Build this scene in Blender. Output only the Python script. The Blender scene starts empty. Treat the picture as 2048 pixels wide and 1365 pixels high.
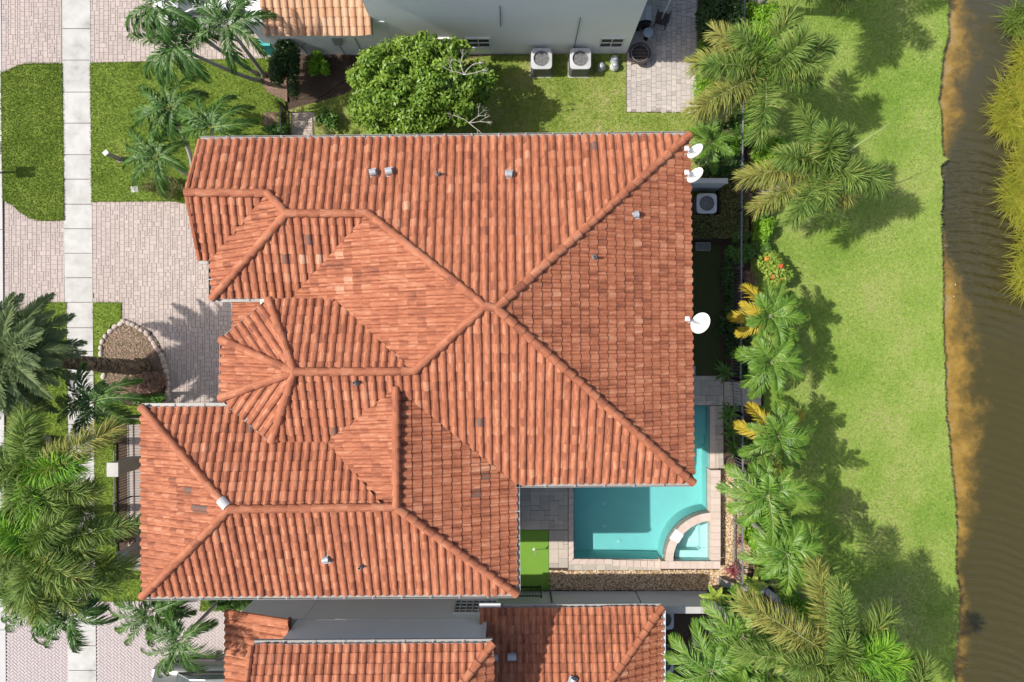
import bpy, bmesh, math, random
import numpy as np
from mathutils import Vector, Matrix
from mathutils.geometry import tessellate_polygon

random.seed(7)
rng = np.random.default_rng(7)
S = bpy.context.scene
COL = S.collection

# ------------------------------------------------------------------ camera, light, exposure
H = 29.0            # drone height in metres
FPX = 1363.0        # focal length in photograph pixels (photograph is 2048 wide)
cd = bpy.data.cameras.new("camera")
cam = bpy.data.objects.new("camera", cd)
COL.objects.link(cam)
cam.location = (0, 0, H)
cam.rotation_euler = (0, 0, 0)
cd.sensor_width = 36.0
cd.lens = 36.0 * FPX / 2048.0
cd.clip_start = 0.5
cd.clip_end = 1000.0
S.camera = cam

SUN_DIR = Vector((0.81, 0.022, -1.0)).normalized()      # direction the light travels
w = bpy.data.worlds.new("World")
S.world = w
w.use_nodes = True
nt = w.node_tree
nt.nodes.clear()
sky = nt.nodes.new("ShaderNodeTexSky")
sky.sky_type = 'NISHITA'
sky.sun_disc = False
sky.sun_elevation = math.asin(-SUN_DIR.z)
sky.sun_rotation = math.atan2(-SUN_DIR.x, -SUN_DIR.y)
sky.altitude = 10
sky.air_density = 1.0
sky.dust_density = 2.5
sky.ozone_density = 0.5
bg = nt.nodes.new("ShaderNodeBackground")
bg.inputs["Strength"].default_value = 0.135
wo = nt.nodes.new("ShaderNodeOutputWorld")
nt.links.new(sky.outputs[0], bg.inputs[0])
nt.links.new(bg.outputs[0], wo.inputs[0])

sd = bpy.data.lights.new("sun", 'SUN')
sd.energy = 4.0
sd.angle = math.radians(0.53)
sd.color = (1.0, 0.955, 0.88)
sun = bpy.data.objects.new("sun", sd)
COL.objects.link(sun)
sun.rotation_euler = SUN_DIR.to_track_quat('-Z', 'Y').to_euler()
sun.location = (-20, 0, 40)

S.view_settings.view_transform = 'Standard'
S.view_settings.look = 'None'
S.view_settings.exposure = 0.46
S.view_settings.gamma = 1.0
S.view_settings.use_curve_mapping = False
S.cycles.max_bounces = 6
S.cycles.transparent_max_bounces = 12
S.cycles.sample_clamp_indirect = 6.0

# ------------------------------------------------------------------ measuring
def P(px, py, z=0.0):
    """World point at height z that the photograph shows at pixel (px, py)."""
    d = (H - z) / FPX
    return Vector(((px - 1024) * d, (682.5 - py) * d, z))

def PP(pts, z=0.0):
    return [P(x, y, z) for x, y in pts]

def plane(a, b, c):
    n = (b - a).cross(c - a).normalized()
    if n.z < 0:
        n = -n
    return (a.copy(), n)

def ray(px, py, pl):
    o = Vector((0, 0, H))
    d = P(px, py, 0) - o
    t = (pl[0] - o).dot(pl[1]) / d.dot(pl[1])
    return o + d * t

def topx(v):
    k = FPX / (H - v[2])
    return (1024 + v[0] * k, 682.5 - v[1] * k)

# ------------------------------------------------------------------ materials
def ramp_set(r, cols):
    e = r.color_ramp.elements
    n = len(cols)
    while len(e) < n:
        e.new(0.5)
    for i, c in enumerate(cols):
        if len(c) == 4:
            e[i].position = c[3]
        else:
            e[i].position = i / (n - 1) if n > 1 else 0
        e[i].color = (c[0], c[1], c[2], 1)

def MAT(name, cols, rough=0.8, scale=4.0, detail=5.0, tint=0.0, bump=0.0, bscale=30.0, spec=0.35,
        metal=0.0, trans=0.0, stretch=(1, 1, 1), big=0.0, bigscale=0.35, uvstreak=False, contrast=1.6, tcol=None):
    """Noise (world position) and per-piece tint drive a colour ramp."""
    m = bpy.data.materials.new(name)
    m.use_nodes = True
    N, L = m.node_tree.nodes, m.node_tree.links
    b = N["Principled BSDF"]
    out = N["Material Output"]
    b.inputs["Roughness"].default_value = rough
    b.inputs["Specular IOR Level"].default_value = spec
    b.inputs["Metallic"].default_value = metal
    geo = N.new("ShaderNodeNewGeometry")
    def math_(op, a, bb=None, clamp=False):
        n = N.new("ShaderNodeMath")
        n.operation = op
        n.use_clamp = clamp
        for i, v in enumerate((a, bb)):
            if v is None:
                continue
            if isinstance(v, (int, float)):
                n.inputs[i].default_value = v
            else:
                L.new(v, n.inputs[i])
        return n.outputs[0]
    # per piece value
    at = N.new("ShaderNodeAttribute"); at.attribute_name = "tint"
    oi = N.new("ShaderNodeObjectInfo")
    sc = N.new("ShaderNodeSeparateColor")
    L.new(oi.outputs["Color"], sc.inputs[0])
    T = math_('ADD', at.outputs["Fac"], sc.outputs[0])
    # noise
    ns = N.new("ShaderNodeTexNoise")
    ns.inputs["Scale"].default_value = scale
    ns.inputs["Detail"].default_value = detail
    ns.inputs["Roughness"].default_value = 0.6
    if uvstreak:
        uv = N.new("ShaderNodeUVMap")
        sx = N.new("ShaderNodeSeparateXYZ")
        L.new(uv.outputs[0], sx.inputs[0])
        cx = N.new("ShaderNodeCombineXYZ")
        L.new(math_('MULTIPLY', sx.outputs[0], 2.6), cx.inputs[0])
        L.new(math_('MULTIPLY', sx.outputs[1], 0.55), cx.inputs[1])
        L.new(math_('MULTIPLY', T, 37.0), cx.inputs[2])
        L.new(cx.outputs[0], ns.inputs["Vector"])
    else:
        mp = N.new("ShaderNodeMapping")
        mp.inputs["Scale"].default_value = stretch
        L.new(geo.outputs["Position"], mp.inputs[0])
        L.new(mp.outputs[0], ns.inputs["Vector"])
    f = math_('ADD', math_('MULTIPLY', math_('SUBTRACT', ns.outputs[0], 0.5), contrast), 0.5, True)
    if big:
        nb = N.new("ShaderNodeTexNoise")
        nb.inputs["Scale"].default_value = bigscale
        nb.inputs["Detail"].default_value = 4
        L.new(geo.outputs["Position"], nb.inputs["Vector"])
        fb = math_('ADD', math_('MULTIPLY', math_('SUBTRACT', nb.outputs[0], 0.5), 2.0), 0.5, True)
        f = math_('ADD', math_('MULTIPLY', f, 1 - big), math_('MULTIPLY', fb, big))
    if tint:
        f = math_('ADD', math_('MULTIPLY', f, 1 - tint), math_('MULTIPLY', T, tint))
    r = N.new("ShaderNodeValToRGB")
    ramp_set(r, cols)
    L.new(f, r.inputs[0])
    L.new(r.outputs[0], b.inputs["Base Color"])
    if bump:
        n2 = N.new("ShaderNodeTexNoise")
        n2.inputs["Scale"].default_value = bscale
        n2.inputs["Detail"].default_value = 4
        L.new(geo.outputs["Position"], n2.inputs["Vector"])
        bp = N.new("ShaderNodeBump")
        bp.inputs["Strength"].default_value = bump
        bp.inputs["Distance"].default_value = 0.02
        L.new(n2.outputs[0], bp.inputs["Height"])
        L.new(bp.outputs[0], b.inputs["Normal"])
    if trans:
        tr = N.new("ShaderNodeBsdfTranslucent")
        if tcol:
            tm = N.new("ShaderNodeMixRGB"); tm.blend_type = 'MULTIPLY'; tm.inputs[0].default_value = 1
            L.new(r.outputs[0], tm.inputs[1]); tm.inputs[2].default_value = (*tcol, 1)
            L.new(tm.outputs[0], tr.inputs[0])
        else:
            L.new(r.outputs[0], tr.inputs[0])
        mx = N.new("ShaderNodeMixShader")
        mx.inputs[0].default_value = trans
        L.new(b.outputs[0], mx.inputs[1])
        L.new(tr.outputs[0], mx.inputs[2])
        L.new(mx.outputs[0], out.inputs[0])
    return m

m_tile = MAT("terracotta_tile", [(.12, .10, .085, 0.0), (.14, .11, .09, 0.06), (.18, .062, .035, 0.17), (.29, .099, .050, 0.38), (.375, .136, .070, 0.58), (.465, .225, .13, 0.84), (.53, .34, .24, 1.0)],
             rough=0.75, scale=1.0, detail=5, tint=0.42, uvstreak=True, contrast=2.9, big=.15, bigscale=.6, bump=0.25, bscale=40, spec=.25)
m_tile_tan = MAT("tan_tile", [(.34, .15, .08, 0.0), (.42, .22, .12, 0.3), (.50, .31, .19, 0.6), (.55, .40, .28, 1.0)],
             rough=0.75, scale=1.0, detail=4, tint=0.55, uvstreak=True, contrast=2.0, bump=0.2, bscale=40, spec=.25)
m_deck = MAT("roof_underlay", [(.08, .04, .03), (.13, .06, .04)], scale=3)
m_mortar = MAT("ridge_mortar", [(.30, .13, .08), (.38, .2, .13), (.45, .33, .27)], scale=6, big=.3)
m_stucco = MAT("pale_stucco", [(.80, .81, .80), (.86, .86, .84)], scale=1.5, bump=.25, bscale=60, rough=.9, big=.4)
m_stucco2 = MAT("grey_stucco", [(.50, .49, .47), (.58, .57, .55)], scale=1.5, bump=.25, bscale=60, rough=.9, big=.4)
m_white = MAT("white_paint", [(.62, .62, .61), (.70, .70, .68)], scale=3, rough=.45)
m_gutter = MAT("gutter_metal", [(.27, .26, .25), (.36, .35, .33)], scale=3, rough=.4)
m_black = MAT("black_aluminium", [(.012, .012, .013), (.022, .022, .024)], scale=6, rough=.45)
m_greymetal = MAT("grey_painted_metal", [(.14, .14, .14), (.20, .20, .20)], scale=4, rough=.45)
m_steel = MAT("galvanised_steel", [(.33, .34, .35), (.46, .47, .48)], scale=6, rough=.4, metal=.25)
m_glass = MAT("window_glass", [(.02, .03, .03), (.05, .065, .06)], scale=1.3, rough=.05, spec=.8)
m_screen = MAT("window_screen", [(.03, .033, .03), (.055, .06, .055)], scale=3, rough=.6)
m_concrete = MAT("pale_concrete", [(.21, .205, .19), (.38, .37, .345), (.46, .45, .425), (.485, .475, .45)], scale=2.2, detail=8, bump=.15, bscale=90, rough=.9, big=.5, bigscale=1.1, tint=.12)
m_kerb = MAT("kerb_concrete", [(.40, .39, .375), (.48, .47, .45)], scale=2, rough=.9, big=.4)
m_asphalt = MAT("asphalt", [(.045, .045, .047), (.065, .065, .067)], scale=8, rough=.95, bump=.3, bscale=120)
m_paver = MAT("pink_grey_paver", [(.29, .25, .235, 0.0), (.365, .305, .275, 0.35), (.42, .35, .315, 0.65), (.44, .38, .345, 1.0)], scale=9, detail=4, tint=.42, rough=.9, big=.42, bigscale=.55, bump=.25, bscale=70)
m_paver2 = MAT("mauve_paver", [(.37, .32, .31, 0.0), (.415, .36, .35, 0.4), (.45, .395, .38, 1.0)], scale=9, detail=4, tint=.45, rough=.9, big=.3, bigscale=.6, bump=.2, bscale=70)
m_paver3 = MAT("weathered_patio_paver", [(.25, .23, .22, 0.0), (.40, .36, .33, 0.4), (.52, .46, .41, 0.8), (.5, .46, .43, 1.0)], scale=6, detail=4, tint=.45, rough=.9, big=.3, bigscale=.8, bump=.25, bscale=70)
m_joint = MAT("joint_sand", [(.23, .195, .18), (.30, .26, .24)], scale=9)
m_trav = MAT("travertine", [(.27, .245, .23, 0.0), (.38, .335, .285, 0.3), (.46, .395, .325, 0.6), (.51, .45, .375, 0.85), (.46, .34, .24, 1.0)], scale=5, detail=6, tint=.6, rough=.8, bump=.15, bscale=50)
m_coping = MAT("pink_coping_stone", [(.46, .36, .30), (.53, .43, .37), (.57, .48, .42)], scale=6, tint=.4, rough=.75, bump=.1, bscale=60)
m_soil = MAT("brown_mulch", [(.035, .024, .018), (.075, .05, .036), (.13, .085, .06)], scale=14, detail=8, bump=.8, bscale=40, rough=1, big=.25)
m_redmulch = MAT("dry_leaf_mulch", [(.10, .075, .05), (.19, .125, .095), (.27, .17, .13), (.16, .16, .06)], scale=16, detail=8, bump=.8, bscale=40, rough=1, big=.3, bigscale=.8)
m_bank = MAT("wet_bank_soil", [(.02, .016, .012), (.06, .045, .03), (.14, .11, .08)], scale=9, detail=8, bump=1, bscale=20, rough=.9)
m_pebble = MAT("river_pebble", [(.26, .14, .06, 0.0), (.46, .29, .14, 0.25), (.58, .43, .26, 0.55), (.64, .56, .44, 0.85), (.36, .25, .17, 1.0)], scale=20, tint=.85, rough=.7)
m_boulder = MAT("pale_boulder", [(.26, .20, .17), (.42, .355, .31), (.53, .48, .43)], scale=5, detail=6, tint=.35, rough=.85, bump=.4, bscale=25)
m_turf = MAT("artificial_turf", [(.105, .235, .022), (.15, .29, .035), (.18, .33, .05)], scale=40, big=.3, bigscale=1.2, bump=.5, bscale=120, rough=.9)
G1 = [(.055, .085, .014, 0.0), (.105, .16, .022, 0.3), (.155, .22, .034, 0.55), (.22, .265, .06, 0.8), (.30, .27, .12, 1.0)]
G2 = [(.075, .145, .018, 0.0), (.125, .222, .030, 0.25), (.195, .285, .050, 0.45), (.26, .315, .082, 0.60), (.315, .315, .12, 0.76), (.39, .335, .19, 1.0)]
G3 = [(.07, .115, .018, 0.0), (.14, .20, .032, 0.28), (.21, .265, .055, 0.5), (.32, .31, .115, 0.74), (.40, .31, .17, 1.0)]
m_lawn1 = MAT("front_lawn", G1, scale=11, detail=9, contrast=1.9, big=.42, bigscale=.8, bump=.9, bscale=45, rough=.95, spec=.1)
m_lawn2 = MAT("lake_lawn", G2, scale=10, detail=9, contrast=1.7, big=.50, bigscale=.34, bump=.9, bscale=45, rough=.95, spec=.1)
m_lawn3 = MAT("dry_side_lawn", G3, scale=10, detail=9, contrast=2.0, big=.45, bigscale=.7, bump=.9, bscale=45, rough=.95, spec=.1)
m_blade1 = MAT("front_grass_blade", [(c[0]*1.1, c[1]*1.1, c[2]*1.1, c[3]) for c in G1], scale=2.5, detail=6, tint=.35, big=.35, bigscale=.8, rough=.6, trans=.25, spec=.2)
m_blade2 = MAT("lake_grass_blade", [(c[0]*1.1, c[1]*1.1, c[2]*1.1, c[3]) for c in G2], scale=2.5, detail=6, tint=.25, big=.55, bigscale=.30, rough=.6, trans=.25, spec=.2)
m_blade3 = MAT("dry_grass_blade", [(c[0]*1.1, c[1]*1.1, c[2]*1.1, c[3]) for c in G3], scale=2.5, detail=6, tint=.35, big=.4, bigscale=.7, rough=.6, trans=.25, spec=.2)
def LEAF(name, cols, trans=.18, rough=.55, tint=.6, spec=.22):
    return MAT(name, cols, rough=rough, scale=1.4, detail=4, tint=tint, trans=trans, spec=spec, tcol=(1.1, 1.15, .5))
m_foxtail = LEAF("foxtail_leaflet", [(.055, .105, .022, 0.0), (.09, .165, .03, 0.3), (.135, .215, .04, 0.55), (.21, .265, .055, 0.78), (.36, .32, .10, 1.0)])
m_foxold = LEAF("ageing_foxtail_leaflet", [(.10, .155, .03, 0.0), (.18, .22, .045, 0.35), (.27, .26, .06, 0.7), (.34, .25, .09, 1.0)])
m_foxnew = LEAF("young_foxtail_leaflet", [(.07, .19, .02, 0.0), (.11, .27, .025, 0.4), (.22, .38, .03, 0.8), (.36, .42, .05, 1.0)])
m_xmas = LEAF("christmas_palm_leaflet", [(.025, .07, .014, 0.0), (.048, .12, .02, 0.4), (.085, .18, .03, 0.75), (.20, .30, .07, 1.0)], rough=.45, spec=.35)
m_king = LEAF("king_palm_leaflet", [(.03, .09, .010, 0.0), (.075, .17, .018, 0.35), (.135, .25, .03, 0.65), (.31, .38, .07, 1.0)], rough=.45, spec=.35)
m_kingy = LEAF("yellowing_palm_leaflet", [(.22, .25, .03, 0.0), (.42, .34, .03, 0.5), (.60, .38, .04, 1.0)])
m_date = LEAF("date_palm_leaflet", [(.055, .095, .045, 0.0), (.11, .165, .065, 0.4), (.17, .22, .09, 0.75), (.32, .37, .13, 1.0)], trans=.2)
m_rachis = MAT("frond_stalk", [(.22, .27, .10), (.36, .38, .19)], scale=3, tint=.3)
m_trunk = MAT("palm_trunk", [(.19, .17, .15), (.32, .30, .27), (.40, .38, .35)], scale=3, stretch=(1, 1, 6), rough=.9, bump=.4, bscale=12)
m_datetrunk = MAT("date_palm_trunk", [(.08, .06, .04), (.18, .135, .09), (.27, .21, .145)], scale=7, rough=1, bump=1, bscale=14)
m_bark = MAT("grey_bark", [(.12, .10, .085), (.24, .21, .18)], scale=5, stretch=(1, 1, 3), rough=.95, bump=.5, bscale=20)
m_deadtwig = MAT("dead_twig", [(.36, .33, .29), (.50, .46, .42)], scale=8, rough=.9)
m_treeleaf = LEAF("glossy_tree_leaf", [(.05, .11, .012, 0.0), (.105, .20, .02, 0.32), (.19, .30, .034, 0.6), (.36, .43, .08, 1.0)], rough=.42, spec=.35)
m_shrubd = LEAF("dark_shrub_leaf", [(.018, .04, .012, 0.0), (.04, .08, .02, 0.5), (.08, .13, .03, 1.0)], rough=.4)
m_shrub = LEAF("green_shrub_leaf", [(.045, .10, .02, 0.0), (.08, .17, .03, 0.5), (.15, .26, .05, 1.0)], rough=.4)
m_shrubl = LEAF("lime_shrub_leaf", [(.10, .22, .015, 0.0), (.16, .32, .02, 0.5), (.28, .42, .04, 1.0)], rough=.4)
m_shruby = LEAF("variegated_shrub_leaf", [(.10, .20, .03, 0.0), (.24, .34, .05, 0.5), (.48, .48, .09, 1.0)], rough=.4)
m_hedge = LEAF("clipped_hedge_leaf", [(.05, .06, .02, 0.0), (.11, .12, .035, 0.5), (.24, .20, .075, 1.0)], rough=.5)
m_red = LEAF("red_cordyline_leaf", [(.10, .02, .03, 0.0), (.22, .05, .06, 0.5), (.36, .14, .14, 1.0)])
m_redfl = MAT("red_flower", [(.55, .05, .03), (.65, .16, .05)], scale=5)
m_orangefl = MAT("orange_flower", [(.60, .22, .03), (.65, .35, .06)], scale=5)
m_dryleaf = LEAF("pink_dry_foliage", [(.12, .08, .06, 0.0), (.26, .16, .12, 0.5), (.42, .29, .23, 1.0)])
m_reed = LEAF("yellow_green_reed", [(.18, .24, .03, 0.0), (.40, .42, .05, 0.35), (.56, .52, .08, 0.7), (.64, .48, .18, 1.0)], trans=.3, rough=.5)
m_reedg = LEAF("green_reed", [(.13, .21, .04, 0.0), (.24, .34, .06, 0.5), (.42, .46, .11, 1.0)], trans=.3, rough=.5)
m_plaster = MAT("pool_plaster", [(.38, .55, .53), (.43, .60, .58), (.46, .63, .61)], scale=2.4, rough=.8, big=.4, bigscale=.9)
m_spaplaster = MAT("spa_plaster", [(.48, .66, .64), (.54, .72, .70)], scale=3, rough=.8, big=.3)
m_stoneface = MAT("spa_wall_mosaic", [(.10, .09, .08), (.25, .22, .19), (.45, .40, .35)], scale=22, detail=3, contrast=3, rough=.6)
m_carw = MAT("white_car_paint", [(.52, .53, .54), (.58, .59, .60)], scale=1, rough=.2, spec=.6)
m_card = MAT("dark_green_car_paint", [(.05, .06, .055), (.075, .085, .08)], scale=1, rough=.2, spec=.6)
m_carroof = MAT("grey_green_car_roof", [(.16, .175, .16), (.20, .215, .20)], scale=1, rough=.25, spec=.6)
m_rubber = MAT("tyre_rubber", [(.012, .012, .012), (.02, .02, .02)], scale=9)
m_cover = MAT("teal_cover", [(.05, .38, .36), (.10, .50, .48)], scale=4)
m_bronze = MAT("dark_bronze", [(.035, .025, .022), (.07, .05, .045)], scale=8, rough=.5)
m_bluedish = MAT("pale_blue_enamel", [(.32, .38, .44), (.42, .48, .53)], scale=4, rough=.4)
m_lamp = MAT("light_fitting", [(.7, .7, .68), (.8, .8, .78)], scale=4, rough=.3)

def water_mat(name, tintc, bump=.03, scale=3.0, rough=0.02):
    m = bpy.data.materials.new(name); m.use_nodes = True
    N, L = m.node_tree.nodes, m.node_tree.links
    N.clear()
    out = N.new("ShaderNodeOutputMaterial")
    tr = N.new("ShaderNodeBsdfTransparent"); tr.inputs[0].default_value = (*tintc, 1)
    gl = N.new("ShaderNodeBsdfGlossy"); gl.inputs["Roughness"].default_value = rough
    fr = N.new("ShaderNodeFresnel"); fr.inputs[0].default_value = 1.33
    n = N.new("ShaderNodeTexNoise"); n.inputs["Scale"].default_value = scale; n.inputs["Detail"].default_value = 3
    g = N.new("ShaderNodeNewGeometry"); L.new(g.outputs["Position"], n.inputs["Vector"])
    bp = N.new("ShaderNodeBump"); bp.inputs["Strength"].default_value = 1; bp.inputs["Distance"].default_value = bump
    L.new(n.outputs[0], bp.inputs["Height"])
    L.new(bp.outputs[0], gl.inputs["Normal"]); L.new(bp.outputs[0], fr.inputs["Normal"])
    mx = N.new("ShaderNodeMixShader")
    L.new(fr.outputs[0], mx.inputs[0]); L.new(tr.outputs[0], mx.inputs[1]); L.new(gl.outputs[0], mx.inputs[2])
    L.new(mx.outputs[0], out.inputs[0])
    return m
m_poolwater = water_mat("pool_water", (.57, .87, .88))
m_spawater = water_mat("spa_water", (.80, .94, .95))

# ------------------------------------------------------------------ object helpers
def wl(o):
    v = Vector((0, 0, 0))
    while o is not None:
        v = v + o.location
        o = o.parent
    return v

def tag(o, label=None, cat=None, group=None, kind=None):
    if label: o["label"] = label
    if cat: o["category"] = cat
    if group: o["group"] = group
    if kind: o["kind"] = kind
    return o

def thing(name, label, cat, loc=(0, 0, 0), group=None):
    o = bpy.data.objects.new(name, None)
    o.empty_display_size = 0.3
    COL.objects.link(o)
    o.location = Vector(loc)
    return tag(o, label, cat, group)

def link(name, me, parent=None, color=0.0):
    o = bpy.data.objects.new(name, me)
    COL.objects.link(o)
    o.color = (color, 0, 0, 1)
    if parent is not None:
        o.parent = parent
    return o

def place(name, me, parent, M, color=0.0):
    """Object sharing mesh me at world matrix M under an unrotated parent."""
    o = link(name, me, parent, color)
    o.matrix_local = Matrix.Translation(-wl(parent)) @ M if parent is not None else M
    return o

class MB:
    def __init__(s):
        s.v, s.f, s.t, s.uv = [], [], [], []
    def poly(s, pts, tint=0.0, uv=None):
        i = len(s.v)
        s.v.extend([tuple(p) for p in pts])
        s.f.append(tuple(range(i, i + len(pts))))
        s.t.append(tint)
        s.uv.extend(uv if uv else [(0.0, 0.0)] * len(pts))
    def prism(s, pts, z0, z1, tint=0.0, bottom=False):
        n = len(pts)
        a = sum(pts[i][0] * pts[(i + 1) % n][1] - pts[(i + 1) % n][0] * pts[i][1] for i in range(n))
        if a < 0:
            pts = pts[::-1]
        top = [Vector((p[0], p[1], z1)) for p in pts]
        bot = [Vector((p[0], p[1], z0)) for p in pts]
        s.poly(top, tint)
        for i in range(n):
            j = (i + 1) % n
            s.poly([bot[i], bot[j], top[j], top[i]], tint)
        if bottom:
            s.poly(bot[::-1], tint)
    def box(s, c, size, rz=0.0, tint=0.0, M=None):
        hx, hy, hz = size[0] / 2, size[1] / 2, size[2] / 2
        if M is None:
            M = Matrix.Translation(Vector(c)) @ Matrix.Rotation(rz, 4, 'Z')
        q = [M @ Vector((x, y, z)) for x in (-hx, hx) for y in (-hy, hy) for z in (-hz, hz)]
        for f in ((0, 1, 3, 2), (4, 6, 7, 5), (0, 4, 5, 1), (2, 3, 7, 6), (1, 5, 7, 3), (0, 2, 6, 4)):
            s.poly([q[k] for k in f], tint)
    def beam(s, a, b, wid, hgt, tint=0.0):
        a, b = Vector(a), Vector(b)
        d = b - a
        M = Matrix.Translation((a + b) / 2) @ d.to_track_quat('X', 'Z').to_matrix().to_4x4()
        s.box(None, (d.length, wid, hgt), tint=tint, M=M)
    def tube(s, pts, rad, n=8, tint=0.0, cap=True):
        pts = [Vector(p) for p in pts]
        if not isinstance(rad, (list, tuple)):
            rad = [rad] * len(pts)
        rings = []
        up = Vector((0.31, 0.2, 0.93))
        for i, p in enumerate(pts):
            d = (pts[min(i + 1, len(pts) - 1)] - pts[max(i - 1, 0)]).normalized()
            x = up.cross(d)
            if x.length < 1e-3:
                x = Vector((1, 0, 0)).cross(d)
            x.normalize()
            y = d.cross(x)
            rings.append([p + (x * math.cos(2 * math.pi * k / n) + y * math.sin(2 * math.pi * k / n)) * rad[i] for k in range(n)])
        base = len(s.v)
        for r in rings:
            s.v.extend([tuple(q) for q in r])
        def addf(ix):
            s.f.append(tuple(ix)); s.t.append(tint); s.uv.extend([(0, 0)] * len(ix))
        for i in range(len(rings) - 1):
            for k in range(n):
                k2 = (k + 1) % n
                addf((base + i * n + k, base + i * n + k2, base + (i + 1) * n + k2, base + (i + 1) * n + k))
        if cap:
            addf([base + k for k in range(n)][::-1])
            addf([base + (len(rings) - 1) * n + k for k in range(n)])
    def lathe(s, c, prof, n=20, tint=0.0, cap=True):
        """prof: list of (radius, z) from bottom to top."""
        c = Vector(c)
        base = len(s.v)
        for r, z in prof:
            for k in range(n):
                a = 2 * math.pi * k / n
                s.v.append((c.x + r * math.cos(a), c.y + r * math.sin(a), c.z + z))
        def addf(ix):
            s.f.append(tuple(ix)); s.t.append(tint); s.uv.extend([(0, 0)] * len(ix))
        for i in range(len(prof) - 1):
            for k in range(n):
                k2 = (k + 1) % n
                addf((base + i * n + k, base + i * n + k2, base + (i + 1) * n + k2, base + (i + 1) * n + k))
        if cap:
            addf([base + k for k in range(n)][::-1])
            addf([base + (len(prof) - 1) * n + k for k in range(n)])
    def mesh(s, name, mat, off=None, smooth=False):
        me = bpy.data.meshes.new(name)
        v = s.v if off is None else [(p[0] - off[0], p[1] - off[1], p[2] - off[2]) for p in s.v]
        me.from_pydata(v, [], s.f)
        at = me.attributes.new("tint", 'FLOAT', 'FACE')
        at.data.foreach_set("value", s.t)
        ul = me.uv_layers.new(name="UVMap")
        ul.data.foreach_set("uv", [c for q in s.uv for c in q])
        if smooth:
            me.polygons.foreach_set("use_smooth", [True] * len(s.f))
        me.materials.append(mat)
        me.update()
        return me
    def build(s, name, mat, parent=None, smooth=False, kind=None, label=None, cat=None, group=None, color=0.0):
        me = s.mesh(name, mat, wl(parent) if parent is not None else None, smooth)
        o = link(name, me, parent, color)
        return tag(o, label, cat, group, kind)

def np_mesh(name, V, F, mat, tint=None, smooth=False):
    """V (n,3); F (m,k) indices."""
    me = bpy.data.meshes.new(name)
    V = np.asarray(V, np.float32); F = np.asarray(F, np.int32)
    k = F.shape[1]
    me.vertices.add(len(V)); me.vertices.foreach_set("co", V.ravel())
    me.loops.add(F.size); me.loops.foreach_set("vertex_index", F.ravel())
    me.polygons.add(len(F))
    me.polygons.foreach_set("loop_start", np.arange(0, F.size, k, dtype=np.int32))
    me.polygons.foreach_set("loop_total", np.full(len(F), k, np.int32))
    if smooth:
        me.polygons.foreach_set("use_smooth", np.ones(len(F), bool))
    me.update(calc_edges=True)
    if tint is not None:
        at = me.attributes.new("tint", 'FLOAT', 'FACE')
        at.data.foreach_set("value", np.asarray(tint, np.float32))
    me.materials.append(mat)
    return me

def inside(px, py, poly):
    """Vectorised point in polygon."""
    px = np.asarray(px); py = np.asarray(py)
    r = np.zeros(px.shape, bool)
    n = len(poly)
    j = n - 1
    for i in range(n):
        xi, yi, xj, yj = poly[i][0], poly[i][1], poly[j][0], poly[j][1]
        c = ((yi > py) != (yj > py)) & (px < (xj - xi) * (py - yi) / (yj - yi + 1e-12) + xi)
        r ^= c
        j = i
    return r

def in1(x, y, poly):
    return bool(inside(np.array([x]), np.array([y]), poly)[0])

def arc(cx, cy, r, a0, a1, n=12):
    return [(cx + r * math.cos(math.radians(a0 + (a1 - a0) * i / n)), cy - r * math.sin(math.radians(a0 + (a1 - a0) * i / n))) for i in range(n + 1)]
# ================================================================== GROUND, ROADS, WATER
BANK_PX = [(1897, -500), (1898, 0), (1895, 33), (1897, 62), (1887, 105), (1881, 167), (1875, 198), (1881, 222), (1882, 253), (1884, 300),
           (1885, 312), (1896, 319), (1881, 333), (1885, 367), (1882, 438), (1884, 504), (1886, 570), (1885, 640), (1889, 720), (1892, 842),
           (1905, 959), (1913, 1054), (1910, 1134), (1918, 1198), (1917, 1277), (1905, 1330), (1910, 1365), (1912, 1500), (1912, 1900)]
def densify(pts, step, jit, seed):
    r = random.Random(seed)
    out = []
    for a, b in zip(pts[:-1], pts[1:]):
        n = max(1, int(math.hypot(b[0] - a[0], b[1] - a[1]) / step))
        for i in range(n):
            t = i / n
            out.append((a[0] + (b[0] - a[0]) * t + r.uniform(-jit, jit), a[1] + (b[1] - a[1]) * t))
    out.append(pts[-1])
    return out
BANK = densify(BANK_PX, 7, 1.8, 3)
bankw = [P(x, y) for x, y in BANK]
WATER_Z = -0.42

g = MB()
g.prism([Vector((-150, 150, 0)), Vector((-150, -150, 0))] + [Vector((bankw[-1].x - .05, -150, 0))] + [p + Vector((-.06, 0, 0)) for p in bankw[::-1]] + [Vector((bankw[0].x - .05, 150, 0))], -1.6, -0.05)
ground = g.build("ground", m_soil, kind="structure")
g = MB()
g.poly([Vector((-200, -200, -1.5)), Vector((250, -200, -1.5)), Vector((250, 200, -1.5)), Vector((-200, 200, -1.5))])
g.build("canal_bed", m_bank, kind="structure")

# bank: a ragged strip of wet soil between lawn and water
g = MB()
r = random.Random(5)
prev = None
for i, p in enumerate(bankw):
    q = p + Vector((r.uniform(.05, .16), 0, WATER_Z - .08))
    mid = p + Vector((r.uniform(.02, .07), 0, -.16 + r.uniform(-.05, .05)))
    top = p + Vector((-.08, 0, -.0))
    if prev:
        g.poly([prev[1], mid, top, prev[2]]); g.poly([prev[0], q, mid, prev[1]])
    prev = (q, mid, top)
g.build("canal_bank", m_bank, kind="structure")

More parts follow.
